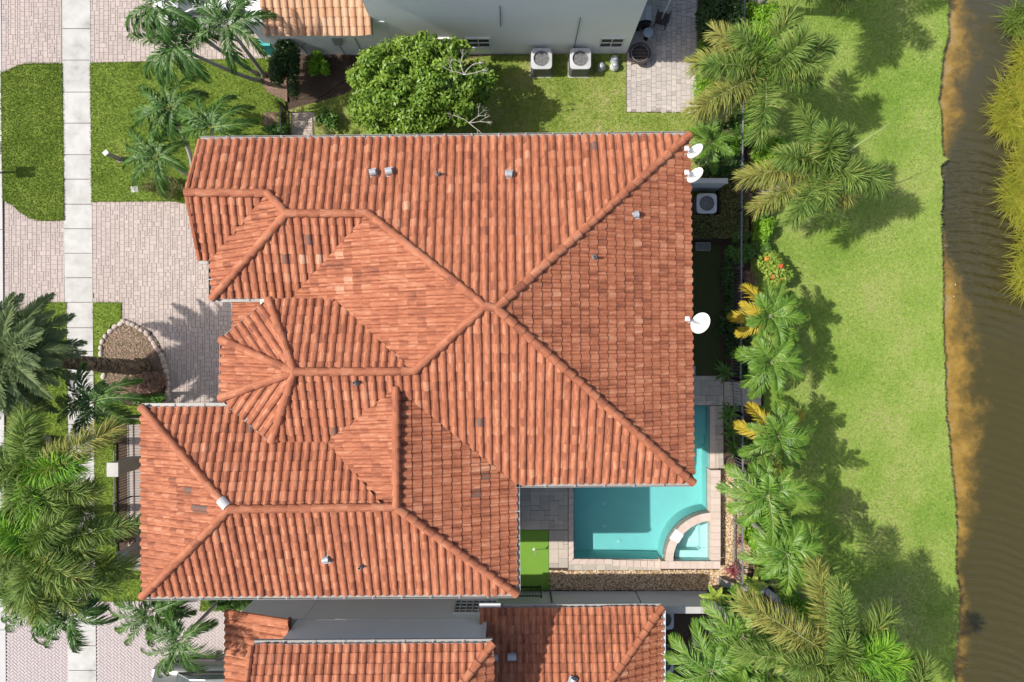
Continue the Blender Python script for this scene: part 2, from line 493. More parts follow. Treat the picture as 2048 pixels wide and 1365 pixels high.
def make_water():
    # sheet following the bank; vertex attribute "shore" = metres from the bank
    offs = np.concatenate([np.linspace(-.25, 5.0, 44), [7, 12, 30, 90, 230]])
    ys = [p.y for p in bankw]; xs = [p.x for p in bankw]
    yy = np.concatenate([[-150, -60], np.arange(-30, 30, .12), [60, 150]])
    bx = np.interp(yy, ys[::-1], xs[::-1])
    k = np.ones(9) / 9
    bxs = np.convolve(np.pad(bx, 4, mode='edge'), k, mode='valid')
    V = np.zeros((len(yy), len(offs), 3), np.float32)
    V[:, :, 0] = bxs[:, None] + offs[None, :]
    V[:, :, 1] = yy[:, None]
    V[:, :, 2] = WATER_Z
    n, mm = len(yy), len(offs)
    idx = np.arange(n * mm).reshape(n, mm)
    F = np.stack([idx[:-1, :-1], idx[:-1, 1:], idx[1:, 1:], idx[1:, :-1]], -1).reshape(-1, 4)
    m = bpy.data.materials.new("murky_canal_water"); m.use_nodes = True
    N, L = m.node_tree.nodes, m.node_tree.links
    b = N["Principled BSDF"]
    geo = N.new("ShaderNodeNewGeometry")
    at = N.new("ShaderNodeAttribute"); at.attribute_name = "shore"
    def mth(op, a, bb=None, c=None, clamp=False):
        n_ = N.new("ShaderNodeMath"); n_.operation = op; n_.use_clamp = clamp
        for i, v in enumerate((a, bb, c)):
            if v is None: continue
            if isinstance(v, (int, float)): n_.inputs[i].default_value = v
            else: L.new(v, n_.inputs[i])
        return n_.outputs[0]
    def noise(scale, detail, stretch=(1, 1, 1), rough=.6):
        mp = N.new("ShaderNodeMapping"); mp.inputs["Scale"].default_value = stretch
        L.new(geo.outputs["Position"], mp.inputs[0])
        n_ = N.new("ShaderNodeTexNoise"); n_.inputs["Scale"].default_value = scale; n_.inputs["Detail"].default_value = detail
        n_.inputs["Roughness"].default_value = rough
        L.new(mp.outputs[0], n_.inputs["Vector"])
        return n_.outputs[0]
    # algae and sand shallows: 'depth' = shore distance over the local width of the shelf, broad patches along the bank
    fine = noise(1.3, 7, rough=.62)
    d = mth('ADD', at.outputs["Fac"], mth('MULTIPLY', mth('SUBTRACT', fine, .5), 2.0))
    shal = mth('MULTIPLY', mth('SUBTRACT', 1.32, d), .85, clamp=True)
    cr = N.new("ShaderNodeValToRGB")
    ramp_set(cr, [(.052, .043, .011, 0.0), (.070, .053, .012, .2), (.16, .10, .02, .5), (.27, .165, .03, .78), (.28, .195, .075, 1.0)])
    L.new(shal, cr.inputs[0])
    # greener grey water towards the top of the canal
    sx = N.new("ShaderNodeSeparateXYZ"); L.new(geo.outputs["Position"], sx.inputs[0])
    mixv = N.new("ShaderNodeMixRGB"); mixv.inputs[2].default_value = (.055, .052, .033, 1)
    fg = mth('MULTIPLY', mth('MULTIPLY', mth('ADD', mth('MULTIPLY', sx.outputs[1], .08), .1, clamp=True), mth('SUBTRACT', 1.0, shal)), .9)
    L.new(fg, mixv.inputs[0]); L.new(cr.outputs[0], mixv.inputs[1])
    L.new(mixv.outputs[0], b.inputs["Base Color"])
    b.inputs["Roughness"].default_value = .12
    b.inputs["Specular IOR Level"].default_value = .5
    # wind ripples: bands across the canal
    wv = N.new("ShaderNodeTexWave"); wv.wave_type = 'BANDS'; wv.bands_direction = 'Y'
    wv.inputs["Scale"].default_value = .72; wv.inputs["Distortion"].default_value = 9.0; wv.inputs["Detail"].default_value = 3
    wv.inputs["Detail Scale"].default_value = .55
    cv = N.new("ShaderNodeCombineXYZ")
    xo = mth('SUBTRACT', sx.outputs[0], 19.6)
    L.new(mth('MULTIPLY', sx.outputs[0], .4), cv.inputs[0])
    L.new(mth('ADD', sx.outputs[1], mth('MULTIPLY', mth('MULTIPLY', xo, xo), .09)), cv.inputs[1])
    L.new(cv.outputs[0], wv.inputs["Vector"])
    hgt = mth('ADD', mth('MULTIPLY', wv.outputs[1], .7), mth('MULTIPLY', noise(7, 3, (.35, 1, 1)), .8))
    reach = mth('MAXIMUM', mth('SUBTRACT', 1.0, mth('DIVIDE', mth('ABSOLUTE', mth('SUBTRACT', sx.outputs[1], 4.8)), 6.5)), .22)
    amp = mth('MULTIPLY', mth('MULTIPLY', mth('SUBTRACT', 1.0, mth('MULTIPLY', shal, .75)), mth('ADD', .1, mth('MULTIPLY', noise(.35, 2), 1.3))), reach)
    bp = N.new("ShaderNodeBump"); bp.inputs["Strength"].default_value = .9; bp.inputs["Distance"].default_value = .24
    hgt = mth('ADD', mth('MULTIPLY', hgt, amp), mth('MULTIPLY', noise(9, 4, (.4, 1.3, 1)), .16))
    L.new(hgt, bp.inputs["Height"])
    L.new(bp.outputs[0], b.inputs["Normal"])
    me = np_mesh("canal_water", V.reshape(-1, 3), F, m)
    a = me.attributes.new("shore", 'FLOAT', 'POINT')
    ypx = 682.5 - yy / ((H - WATER_Z) / FPX)
    shelf = np.interp(ypx, [0, 60, 150, 230, 285, 330, 450, 520, 600, 700, 850, 950, 1050, 1120, 1200, 1300, 1400],
                      [1.1, 1.8, 1.5, 1.2, .7, .28, .25, .6, 1.2, 1.5, 1.6, 1.35, .95, .45, .65, .75, .6])
    dep = (np.maximum(offs[None, :], 0) / shelf[:, None]).astype(np.float32)
    a.data.foreach_set("value", dep.ravel())
    tag(link("canal_water", me), kind="structure")
make_water()

# ---------------------------------------------------------------- lawns (raised sod, 4 cm)
LAWN = {}
m_court = MAT("shaded_court_turf", [(.025, .032, .010), (.05, .06, .018), (.075, .08, .028)], scale=14, detail=8, bump=.6, bscale=60, rough=1)  # dark turf, with the deep shade beside the house mixed into its colour
def lawn(name, px, mat, z=0.035, z0=-.06):
    b = MB()
    pts = [P(x, y) for x, y in px]
    b.prism(pts, z0, z)
    o = b.build(name, mat, kind="structure")
    LAWN[o.name] = [(p.x, p.y) for p in pts]
    return o
verge_px = [(3, 146), (17, 143), (30, 135), (48, 129), (75, 128), (125, 128), (127, 300), (129, 441), (78, 442), (60, 436), (42, 425), (22, 408), (8, 402), (5, 300)]
lawn("verge_lawn", verge_px, m_lawn1)
lawn("front_lawn", [(181, 127), (300, 124), (430, 120), (565, 117), (575, 272), (470, 400), (372, 408), (345, 403), (184, 404)], m_lawn1)
lawn("verge_lawn", [(13, 640), (62, 612), (90, 605), (133, 605), (136, 900), (138, 1205), (90, 1212), (20, 1216)], m_lawn1)
lawn("front_lawn", [(187, 605), (243, 606), (243, 645), (222, 652), (205, 680), (203, 720), (206, 755), (215, 790), (248, 810), (300, 815), (300, 845), (259, 850), (192, 850)], m_lawn1)
lawn("front_lawn", [(189, 850), (232, 850), (234, 1100), (250, 1140), (292, 1145), (330, 1150), (330, 1202), (193, 1203)], m_lawn1)
lawn("side_lawn", [(560, 225), (690, 190), (760, 140), (985, 112), (1252, 108), (1252, 226), (1396, 227), (1440, 232), (1440, 420), (560, 420)], m_lawn3)
lawn("side_lawn", [(410, 1120), (520, 1120), (520, 1214), (505, 1209), (440, 1222), (400, 1222)], m_lawn1)
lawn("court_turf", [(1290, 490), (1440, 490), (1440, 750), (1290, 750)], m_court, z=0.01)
lake_px = [(1500, -500), (1502, 0), (1500, 215), (1504, 430), (1500, 520), (1505, 760), (1528, 762), (1528, 812), (1505, 815), (1508, 1150), (1535, 1165), (1605, 1255), (1650, 1365), (1660, 1900)]
lakepts = lake_px + [(x - 1, y) for x, y in BANK[::-1]]
lawn("lake_lawn", lakepts, m_lawn2, z0=-.3)

# grass blades: thin upright triangles standing in the sod
def blades(lawn_name, n, mat, hmin, hmax, zbase=.03, fringe=None):
    poly = LAWN[lawn_name]
    xs = [p[0] for p in poly]; ys = [max(-16.5, min(16.5, p[1])) for p in poly]
    x = rng.uniform(min(xs), max(xs), n); y = rng.uniform(min(ys), max(ys), n)
    k = inside(x, y, poly)
    x, y = x[k], y[k]
    if fringe:
        # tufts overhanging the edge
        m_ = fringe
        per = np.array(poly + [poly[0]])
        seg = np.hypot(*(per[1:] - per[:-1]).T)
        i = rng.choice(len(seg), m_, p=seg / seg.sum())
        t = rng.random(m_)[:, None]
        q = per[i] * (1 - t) + per[i + 1] * t + rng.normal(0, .02, (m_, 2))
        q = q[(np.abs(q[:, 1]) < 16.5)]
        x = np.concatenate([x, q[:, 0]]); y = np.concatenate([y, q[:, 1]])
    n = len(x)
    az = rng.uniform(0, 2 * np.pi, n); h = rng.uniform(hmin, hmax, n); wd = rng.uniform(.008, .018, n)
    lean = rng.uniform(.3, 1.3, n) * h; la = rng.uniform(0, 2 * np.pi, n)
    V = np.zeros((n, 3, 3), np.float32)
    V[:, 0, 0] = x - wd * np.cos(az); V[:, 0, 1] = y - wd * np.sin(az); V[:, 0, 2] = zbase
    V[:, 1, 0] = x + wd * np.cos(az); V[:, 1, 1] = y + wd * np.sin(az); V[:, 1, 2] = zbase
    V[:, 2, 0] = x + lean * np.cos(la); V[:, 2, 1] = y + lean * np.sin(la); V[:, 2, 2] = zbase + h
    me = np_mesh("grass", V.reshape(-1, 3), np.arange(n * 3).reshape(n, 3), mat, tint=rng.random(n))
    o = link("grass", me, bpy.data.objects[lawn_name])
    tag(o, kind="stuff")
blades("lake_lawn", 230000, m_blade2, .03, .07, fringe=9000)
blades("verge_lawn", 30000, m_blade1, .03, .07, fringe=1800)
blades("front_lawn", 60000, m_blade1, .03, .07, fringe=1500)
blades("verge_lawn.001", 40000, m_blade1, .03, .07, fringe=900)
blades("front_lawn.001", 9000, m_blade1, .03, .07, fringe=700)
blades("front_lawn.002", 20000, m_blade1, .03, .07, fringe=900)
blades("side_lawn", 70000, m_blade3, .03, .075, fringe=900)
blades("side_lawn.001", 8000, m_blade1, .03, .07, fringe=300)

# ---------------------------------------------------------------- street, kerb, sidewalk
def sheet(name, px, z, mat, z0=-.06, kind="structure"):
    b = MB(); b.prism([P(x, y) for x, y in px], z0, z)
    return b.build(name, mat, kind=kind)
sheet("street", [(-900, -500), (-30, -500), (-14, 1900), (-900, 1900)], -.035, m_asphalt)
kerb = bpy.data.objects.new("kerb", None); COL.objects.link(kerb); tag(kerb, kind="structure")
def kx(y): return 2.0 + 10.0 * y / 1365
ys = [-180, -20, 150, 305, 460, 620, 780, 940, 1100, 1260, 1420, 1580]
for a, c in zip(ys[:-1], ys[1:]):
    b = MB(); b.prism([P(kx(a + 1) - 28, a + .6), P(kx(a + 1), a + .6), P(kx(c - 1), c - .6), P(kx(c - 1) - 28, c - .6)], -.06, .012)
    b.build("kerb_section", m_kerb, kerb)
walk = bpy.data.objects.new("sidewalk", None); COL.objects.link(walk); tag(walk, kind="structure")
sub = MB(); sub.prism([P(124, -300), P(180, -300), P(196, 1700), P(140, 1700)], -.06, -.012); sub.build("joint_filler", m_bank, walk)
def sx0(y): return 124.6 + 11.9 * y / 1365
def sx1(y): return 180.2 + 12.6 * y / 1365
ys = [-130, -68, -5, 58, 121, 185, 247, 310, 359, 409, 458, 507, 556, 605, 656, 703, 751, 800, 849, 898, 948, 997, 1046, 1095, 1144, 1192, 1242, 1292, 1341, 1391, 1450]
for i, (a, c) in enumerate(zip(ys[:-1], ys[1:])):
    b = MB()
    gx, tl = .6, random.uniform(-.6, .6)
    q = [(sx0(a), a + gx), (sx1(a), a + gx + tl * .3), (sx1(c), c - gx + tl * .3), (sx0(c), c - gx)]
    pts = [P(*k) for k in q]
    b.prism(pts, -.05, .012 + random.uniform(0, .006))
    b.build("slab", m_concrete, walk, color=random.random())

# ---------------------------------------------------------------- paving
PCACHE = {}
def paver_mesh(lx, ly, h, mat, bev=.006):
    key = (round(lx, 3), round(ly, 3), h, mat.name)
    if key not in PCACHE:
        b = MB(); paver_geo(b, Matrix.Identity(4), lx, ly, h, 0.0, bev)
        PCACHE[key] = b.mesh("paver", mat)
    return PCACHE[key]
def paver_geo(b, M, lx, ly, h, tint, bev=.006):
    x, y = lx / 2, ly / 2
    o = [M @ Vector((sx * x, sy * y, -h)) for sx, sy in ((-1, -1), (1, -1), (1, 1), (-1, 1))]
    t = [M @ Vector((sx * (x - bev), sy * (y - bev), 0)) for sx, sy in ((-1, -1), (1, -1), (1, 1), (-1, 1))]
    b.poly(t, tint)
    for i in range(4):
        j = (i + 1) % 4
        b.poly([o[i], o[j], t[j], t[i]], tint)
def lay(root, name, cells, mat, z, h=.02, limit=300, gap=.007, hide=None, bev=.006, tlt=.012):
    """cells: (cx, cy, lx, ly, rot). The ones in the frame that show largest become objects, the rest one mesh."""
    rr = random.Random(len(cells))
    def score(c):
        px, py = topx((c[0], c[1], z))
        if not (2 < px < 2046 and 2 < py < 1363): return -1
        if hide and hide(px, py): return -.5
        return c[2] * c[3] + rr.random() * .002
    order = sorted(range(len(cells)), key=lambda i: -score(cells[i]))
    top = set(i for i in order[:limit] if score(cells[i]) > 0)
    b = MB(); nb = 0
    for i, (cx, cy, lx, ly, rot) in enumerate(cells):
        t = min(1, max(0, rr.gauss(.5, .24)))
        M = Matrix.Translation((cx, cy, z + rr.uniform(-.003, .003))) @ Matrix.Rotation(rot + rr.uniform(-.01, .01), 4, 'Z') @ Matrix.Rotation(rr.uniform(-tlt, tlt), 4, 'X') @ Matrix.Rotation(rr.uniform(-tlt, tlt), 4, 'Y')
        if i in top:
            place(name, paver_mesh(lx - gap, ly - gap, h, mat, bev), root, M, t)
        else:
            paver_geo(b, M, lx - gap, ly - gap, h, t, bev); nb += 1
    if nb:
        b.build(name, mat, root, kind="stuff")
def columns_pattern(polyw, cw, lens, seed=1, margin=.0, vary=None):
    r = random.Random(seed)
    xs = [p[0] for p in polyw]; ys = [p[1] for p in polyw]
    cells = []
    x = min(xs)
    while x < max(xs):
        wcol = r.choice(vary) if vary else cw
        y = min(ys) - r.random() * .3
        while y < max(ys):
            l = r.choice(lens)
            cells.append((x + wcol / 2, y + l / 2, wcol, l, 0.0))
            y += l
        x += wcol
    k = inside(np.array([c[0] for c in cells]), np.array([c[1] for c in cells]), polyw)
    return [c for c, q in zip(cells, k) if q]
def herring(polyw, a, rot):
    xs = [p[0] for p in polyw]; ys = [p[1] for p in polyw]
    R = max(max(xs) - min(xs), max(ys) - min(ys)) * .8
    cx, cy = (max(xs) + min(xs)) / 2, (max(ys) + min(ys)) / 2
    n = int(R / a) + 2
    c_, s_ = math.cos(rot), math.sin(rot)
    cells = []
    for i in range(-n, n):
        for j in range(-n, n):
            k = (i - j) % 4
            if k == 0: q = (i * a + a, j * a + a / 2, 2 * a, a)
            elif k == 3: q = (i * a + a / 2, j * a + a, a, 2 * a)
            else: continue
            cells.append((cx + q[0] * c_ - q[1] * s_, cy + q[0] * s_ + q[1] * c_, q[2], q[3], rot))
    m_ = inside(np.array([c[0] for c in cells]), np.array([c[1] for c in cells]), polyw)
    return [c for c, q in zip(cells, m_) if q]
def packed(polyw, unit, seed):
    r = random.Random(seed)
    xs = [p[0] for p in polyw]; ys = [p[1] for p in polyw]
    nx, ny = int((max(xs) - min(xs)) / unit) + 1, int((max(ys) - min(ys)) / unit) + 1
    used = np.zeros((nx, ny), bool); cells = []
    base = [(2, 2), (2, 3), (3, 2), (2, 2), (2, 1), (1, 2)]
    for j in range(ny):
        for i in range(nx):
            if used[i, j]: continue
            opts = [(2, 2), (2, 3), (3, 2), (2, 2), (1, 2), (2, 1), (2, 2)]; r.shuffle(opts)
            for dx, dy in opts + [(2, 1), (1, 2), (1, 1)]:
                if i + dx <= nx and j + dy <= ny and not used[i:i + dx, j:j + dy].any():
                    used[i:i + dx, j:j + dy] = True
                    cells.append((min(xs) + (i + dx / 2) * unit, min(ys) + (j + dy / 2) * unit, dx * unit, dy * unit, 0.0)); break
    m_ = inside(np.array([c[0] for c in cells]), np.array([c[1] for c in cells]), polyw)
    return [c for c, q in zip(cells, m_) if q]
def driveway(name, polys, mat, pattern, hide=None):
    root = bpy.data.objects.new(name, None); COL.objects.link(root); tag(root, kind="structure")
    b = MB(); cells = []
    for i, px in enumerate(polys):
        pts = [P(x, y) for x, y in px]
        b.prism(pts, -.06, -.014)
        pw = [(p.x, p.y) for p in pts]
        cells += packed(pw, .098, i + 3) if pattern == 'ashlar' else herring(pw, .105, math.radians(45))
    b.build("joint_sand", m_joint, root)
    lay(root, "paver", cells, mat, 0.0, hide=hide)
    return root
driveway("driveway", [[(9, 402), (30, 412), (60, 436), (129, 439), (132, 608), (66, 611), (12, 645)],
                      [(184, 402), (575, 402), (575, 640), (640, 640), (640, 840), (300, 840), (295, 806), (318, 800), (330, 760), (326, 700), (300, 662), (262, 648), (243, 646), (243, 606), (187, 606)]],
         m_paver, 'ashlar', hide=lambda x, y: x > 440 or (x > 400 and y < 600))
driveway("neighbour_driveway", [[(3, -200), (125, -200), (125, 130), (40, 133), (4, 148)], [(180, -200), (560, -200), (560, 118), (181, 128)]], m_paver, 'ashlar',
         hide=lambda x, y: x > 270)
driveway("herringbone_driveway", [[(14, 1204), (137, 1204), (141, 1600), (14, 1600)], [(193, 1202), (400, 1202), (450, 1220), (560, 1230), (560, 1600), (196, 1600)]], m_paver2, 'herring',
         hide=lambda x, y: x > 450)
def patio(name, px, mat, cw, lens, vary, seed=3, hide=None):
    root = bpy.data.objects.new(name, None); COL.objects.link(root); tag(root, kind="structure")
    pts = [P(x, y) for x, y in px]
    b = MB(); b.prism(pts, -.06, -.006); b.build("joint_sand", m_joint, root)
    lay(root, "paver", columns_pattern([(p.x, p.y) for p in pts], cw, lens, seed, vary=vary), mat, .01, hide=hide)
    return root
patio("neighbour_patio", [(1253, -250), (1395, -250), (1395, 224), (1253, 224)], m_paver3, .22, (.17, .22, .3), (.2, .22), hide=lambda x, y: y < 0)

# travertine deck: random sized slabs on a 0.2 m grid
def travertine(name, rects_px, holes_px, seed=9, unit=.2):
    root = bpy.data.objects.new(name, None); COL.objects.link(root); tag(root, kind="structure")
    r = random.Random(seed)
    holes = [[(p.x, p.y) for p in PP(h)] for h in holes_px]
    cells = []
    b = MB()
    for q in rects_px:
        a, c = P(q[0], q[3]), P(q[2], q[1])
        b.prism([a, Vector((c.x, a.y, 0)), c, Vector((a.x, c.y, 0))], -.06, -.008)
        nx, ny = max(1, round((c.x - a.x) / unit)), max(1, round((c.y - a.y) / unit))
        ux, uy = (c.x - a.x) / nx, (c.y - a.y) / ny
        used = np.zeros((nx, ny), bool)
        for j in range(ny):
            for i in range(nx):
                if used[i, j]: continue
                opts = [(2, 2), (3, 2), (2, 3), (2, 1), (1, 2), (1, 1)]
                r.shuffle(opts)
                for (dx, dy) in opts + [(1, 1)]:
                    if i + dx <= nx and j + dy <= ny and not used[i:i + dx, j:j + dy].any():
                        used[i:i + dx, j:j + dy] = True
                        cx, cy = a.x + (i + dx / 2) * ux, a.y + (j + dy / 2) * uy
                        if not any(in1(cx, cy, h) for h in holes):
                            cells.append((cx, cy, dx * ux, dy * uy, 0.0))
                        break
    b.build("joint_sand", m_joint, root)
    lay(root, "travertine_slab", cells, m_trav, .008, gap=.006, bev=.004, tlt=.002)
    return root
travertine("pool_deck", [(1033, 905, 1136, 1060), (1098, 1061, 1136, 1136), (1137, 1119, 1322, 1141), (1320, 752, 1447, 811), (1380, 704, 1391, 751), (1419, 812, 1447, 938)], [])
travertine("garden_path", [(1448, 764, 1522, 812)], [], seed=4, unit=.13)

# ---------------------------------------------------------------- artificial putting green, gravel, mulch beds
sheet("putting_green", [(1000, 1061), (1097, 1061), (1098, 1181), (1000, 1181)], .02, m_turf)
def pebbles(name, px, n, smin, smax, zb=-.03):
    poly = [(p.x, p.y) for p in PP(px)]
    xs = [p[0] for p in poly]; ys = [p[1] for p in poly]
    x = rng.uniform(min(xs), max(xs), n); y = rng.uniform(min(ys), max(ys), n)
    k = inside(x, y, poly); x, y = x[k], y[k]; n = len(x)
    base = np.array([(1, 0, 0), (0, 1, 0), (-1, 0, 0), (0, -1, 0), (0, 0, .75), (.7, .7, .3), (-.7, .7, .3), (-.7, -.7, .3), (.7, -.7, .3)], float)
    F0 = np.array([(0, 5, 4), (5, 1, 4), (1, 6, 4), (6, 2, 4), (2, 7, 4), (7, 3, 4), (3, 8, 4), (8, 0, 4)])
    s = rng.uniform(smin, smax, n); e = rng.uniform(.6, 1, n); a = rng.uniform(0, 6.28, n)
    V = base[None] * s[:, None, None]
    V = V * np.stack([np.ones(n), e, rng.uniform(.7, 1.1, n)], -1)[:, None, :]
    c_, s_ = np.cos(a)[:, None], np.sin(a)[:, None]
    X = V[:, :, 0] * c_ - V[:, :, 1] * s_ + x[:, None]; Y = V[:, :, 0] * s_ + V[:, :, 1] * c_ + y[:, None]
    Z = V[:, :, 2] + zb + rng.uniform(0, .015, n)[:, None]
    V = np.stack([X, Y, Z], -1).reshape(-1, 3)
    F = (F0[None] + (np.arange(n) * 9)[:, None, None]).reshape(-1, 3)
    me = np_mesh(name, V, F, m_pebble, tint=np.repeat(rng.random(n), 8))
    tag(link(name, me), kind="stuff")
GRAVEL = [(1099, 1142), (1322, 1142), (1440, 1140), (1441, 938), (1450, 925), (1478, 925), (1492, 1010), (1503, 1100), (1495, 1150), (1440, 1181), (1099, 1181)]
m_gbase = MAT("gravel_bed", [(.16, .10, .055), (.30, .20, .12)], scale=20)
sheet("gravel_base", GRAVEL, -.02, m_gbase)
pebbles("gravel", GRAVEL, 24000, .02, .042)
BED = [(263, 647), (290, 657), (312, 678), (327, 705), (333, 740), (331, 770), (326, 806), (250, 800), (222, 785), (208, 760), (204, 725), (205, 690), (222, 660), (243, 648)]
bed = bpy.data.objects.new("planting_bed", None); COL.objects.link(bed); tag(bed, kind="structure")
b = MB(); b.prism(PP(BED), -.06, .03); b.build("mulch", m_redmulch, bed)
m_litter = MAT("leaf_litter", [(.07, .10, .03, 0.0), (.16, .12, .07, .3), (.30, .20, .14, .6), (.42, .33, .26, 1.0)], scale=2, tint=.75, rough=.8)
LAWN["bed_litter"] = [(p.x, p.y) for p in PP(BED)]
_n = 9000; _x = rng.uniform(-18, -15, _n); _y = rng.uniform(-3, 1, _n); _k = inside(_x, _y, LAWN["bed_litter"]); _x, _y = _x[_k], _y[_k]; _n = len(_x)
_a = rng.uniform(0, 6.28, _n); _s = rng.uniform(.015, .04, _n); _z = .035 + rng.random(_n) * .03
_V = np.stack([np.stack([_x + _s * 1.5 * np.cos(_a), _y + _s * 1.5 * np.sin(_a), _z], -1), np.stack([_x - _s * .6 * np.sin(_a), _y + _s * .6 * np.cos(_a), _z + .01], -1),
               np.stack([_x - _s * 1.5 * np.cos(_a), _y - _s * 1.5 * np.sin(_a), _z], -1), np.stack([_x + _s * .6 * np.sin(_a), _y - _s * .6 * np.cos(_a), _z + .012], -1)], 1)
tag(link("leaf_litter", np_mesh("leaf_litter", _V.reshape(-1, 3), np.arange(_n * 4).reshape(_n, 4), m_litter, tint=rng.random(_n)), bed), kind="stuff")
# ring of pale stones
per = [(243, 648), (232, 654), (222, 663), (212, 673), (206, 684), (203, 696), (203, 708), (205, 722), (207, 737), (209, 752),
       (249, 643), (259, 647), (267, 650), (276, 655), (284, 661), (295, 667), (303, 678), (309, 687), (313, 695), (319, 702), (325, 712), (328, 722), (331, 733),
       (334, 744), (336, 756), (337, 768), (337, 779), (336, 789), (337, 798), (320, 806), (329, 806)]
def stone_mesh(seed):
    bm = bmesh.new(); bmesh.ops.create_icosphere(bm, subdivisions=2, radius=1)
    r = random.Random(seed)
    o = Vector((r.random() * 9, r.random() * 9, r.random() * 9))
    from mathutils import noise as mn
    for v in bm.verts:
        v.co *= 1 + .28 * mn.noise(v.co * .9 + o)
    me = bpy.data.meshes.new("edging_stone"); bm.to_mesh(me); bm.free()
    me.polygons.foreach_set("use_smooth", [True] * len(me.polygons)); me.materials.append(m_boulder)
    return me
stones = [stone_mesh(i) for i in range(5)]
for i, (x, y) in enumerate(per):
    p = P(x, y)
    nx = per[i + 1] if i + 1 < len(per) else (x + 9, y)
    ang = math.atan2(-(nx[1] - y), nx[0] - x)
    s = random.uniform(.11, .15)
    place("edging_stone", stones[i % 5], bed, Matrix.Translation((p.x, p.y, .06)) @ Matrix.Rotation(ang, 4, 'Z') @ Matrix.Diagonal((s * random.uniform(1, 1.2), s * .8, s * .75, 1)), random.random())
sheet("mulch_bed", [(572, 100), (700, 108), (705, 150), (640, 196), (580, 200), (570, 170)], .0, m_soil)
tag(sheet("tan_bed", [(519, 160), (540, 140), (575, 150), (575, 205), (535, 185)], .05, m_redmulch), kind="structure")
sheet("mulch_bed", [(1449, -200), (1499, -200), (1499, 764), (1449, 764)], .0, m_soil)
sheet("bare_patch", [(524, 230), (540, 224), (556, 226), (555, 262), (530, 265)], .04, m_redmulch)
sheet("side_path", [(584, 226), (630, 226), (628, 285), (584, 285)], .045, m_coping)
sheet("drain_cover", [(262, 374), (276, 372), (278, 384), (264, 386)], .045, m_kerb)
# ================================================================== ROOFS
TW, TE = .28, .325                 # tile cover width, exposure
PROF = [(0.0, .008), (.07, .036), (.22, .066), (.40, .078), (.57, .068), (.68, .046), (.76, .002), (1.0, .006)]
def tile_polys():
    """Tile in its own frame: x across, y up the slope, z off the roof. List of (pts, uvs)."""
    out = []
    lift = .034
    y0, y1 = -.03, TE + .02
    for (u0, z0), (u1, z1) in zip(PROF[:-1], PROF[1:]):
        a = [Vector((u0 * TW, y0, z0 + lift)), Vector((u1 * TW, y0, z1 + lift)), Vector((u1 * TW, y1, z1)), Vector((u0 * TW, y1, z0))]
        out.append((a, [(u0, 0), (u1, 0), (u1, 1), (u0, 1)]))
        f = [Vector((u0 * TW, y0, z0 + lift - .030)), Vector((u1 * TW, y0, z1 + lift - .030)), a[1], a[0]]
        out.append((f, [(u0, 0), (u1, 0), (u1, .02), (u0, .02)]))
    return out
TILE = tile_polys()
def tile_mesh(mat):
    b = MB()
    for pts, uv in TILE:
        b.poly(pts, 0.0, uv)
    me = b.mesh("roof_tile", mat)
    return me
def ridge_mesh(mat):
    b = MB(); n = 8
    L_, r0, r1 = .42, .152, .112
    def ring(x, r, dz=0): return [Vector((x, r * math.cos(math.pi * k / n), r * .92 * math.sin(math.pi * k / n) + dz)) for k in range(n + 1)]
    A, B_, C_ = ring(0, r0, .012), ring(L_, r1), ring(0, r0 - .02, .012)
    for k in range(n):
        b.poly([A[k], B_[k], B_[k + 1], A[k + 1]][::-1], 0, [(k / n, 0), (k / n, 1), ((k + 1) / n, 1), ((k + 1) / n, 0)])
        b.poly([A[k], A[k + 1], C_[k + 1], C_[k]][::-1], 0)
    return b.mesh("ridge_tile", mat, smooth=False)

def clip_half(poly, ax, ay, bx, by):
    """Keep the part of poly left of a->b. poly items: (x, y, z, u, v)."""
    out = []
    n = len(poly)
    for i in range(n):
        p, q = poly[i], poly[(i + 1) % n]
        dp = (bx - ax) * (p[1] - ay) - (by - ay) * (p[0] - ax)
        dq = (bx - ax) * (q[1] - ay) - (by - ay) * (q[0] - ax)
        if dp >= 0: out.append(p)
        if (dp > 0 > dq) or (dp < 0 < dq):
            t = dp / (dp - dq)
            out.append(tuple(p[k] + (q[k] - p[k]) * t for k in range(5)))
    return out

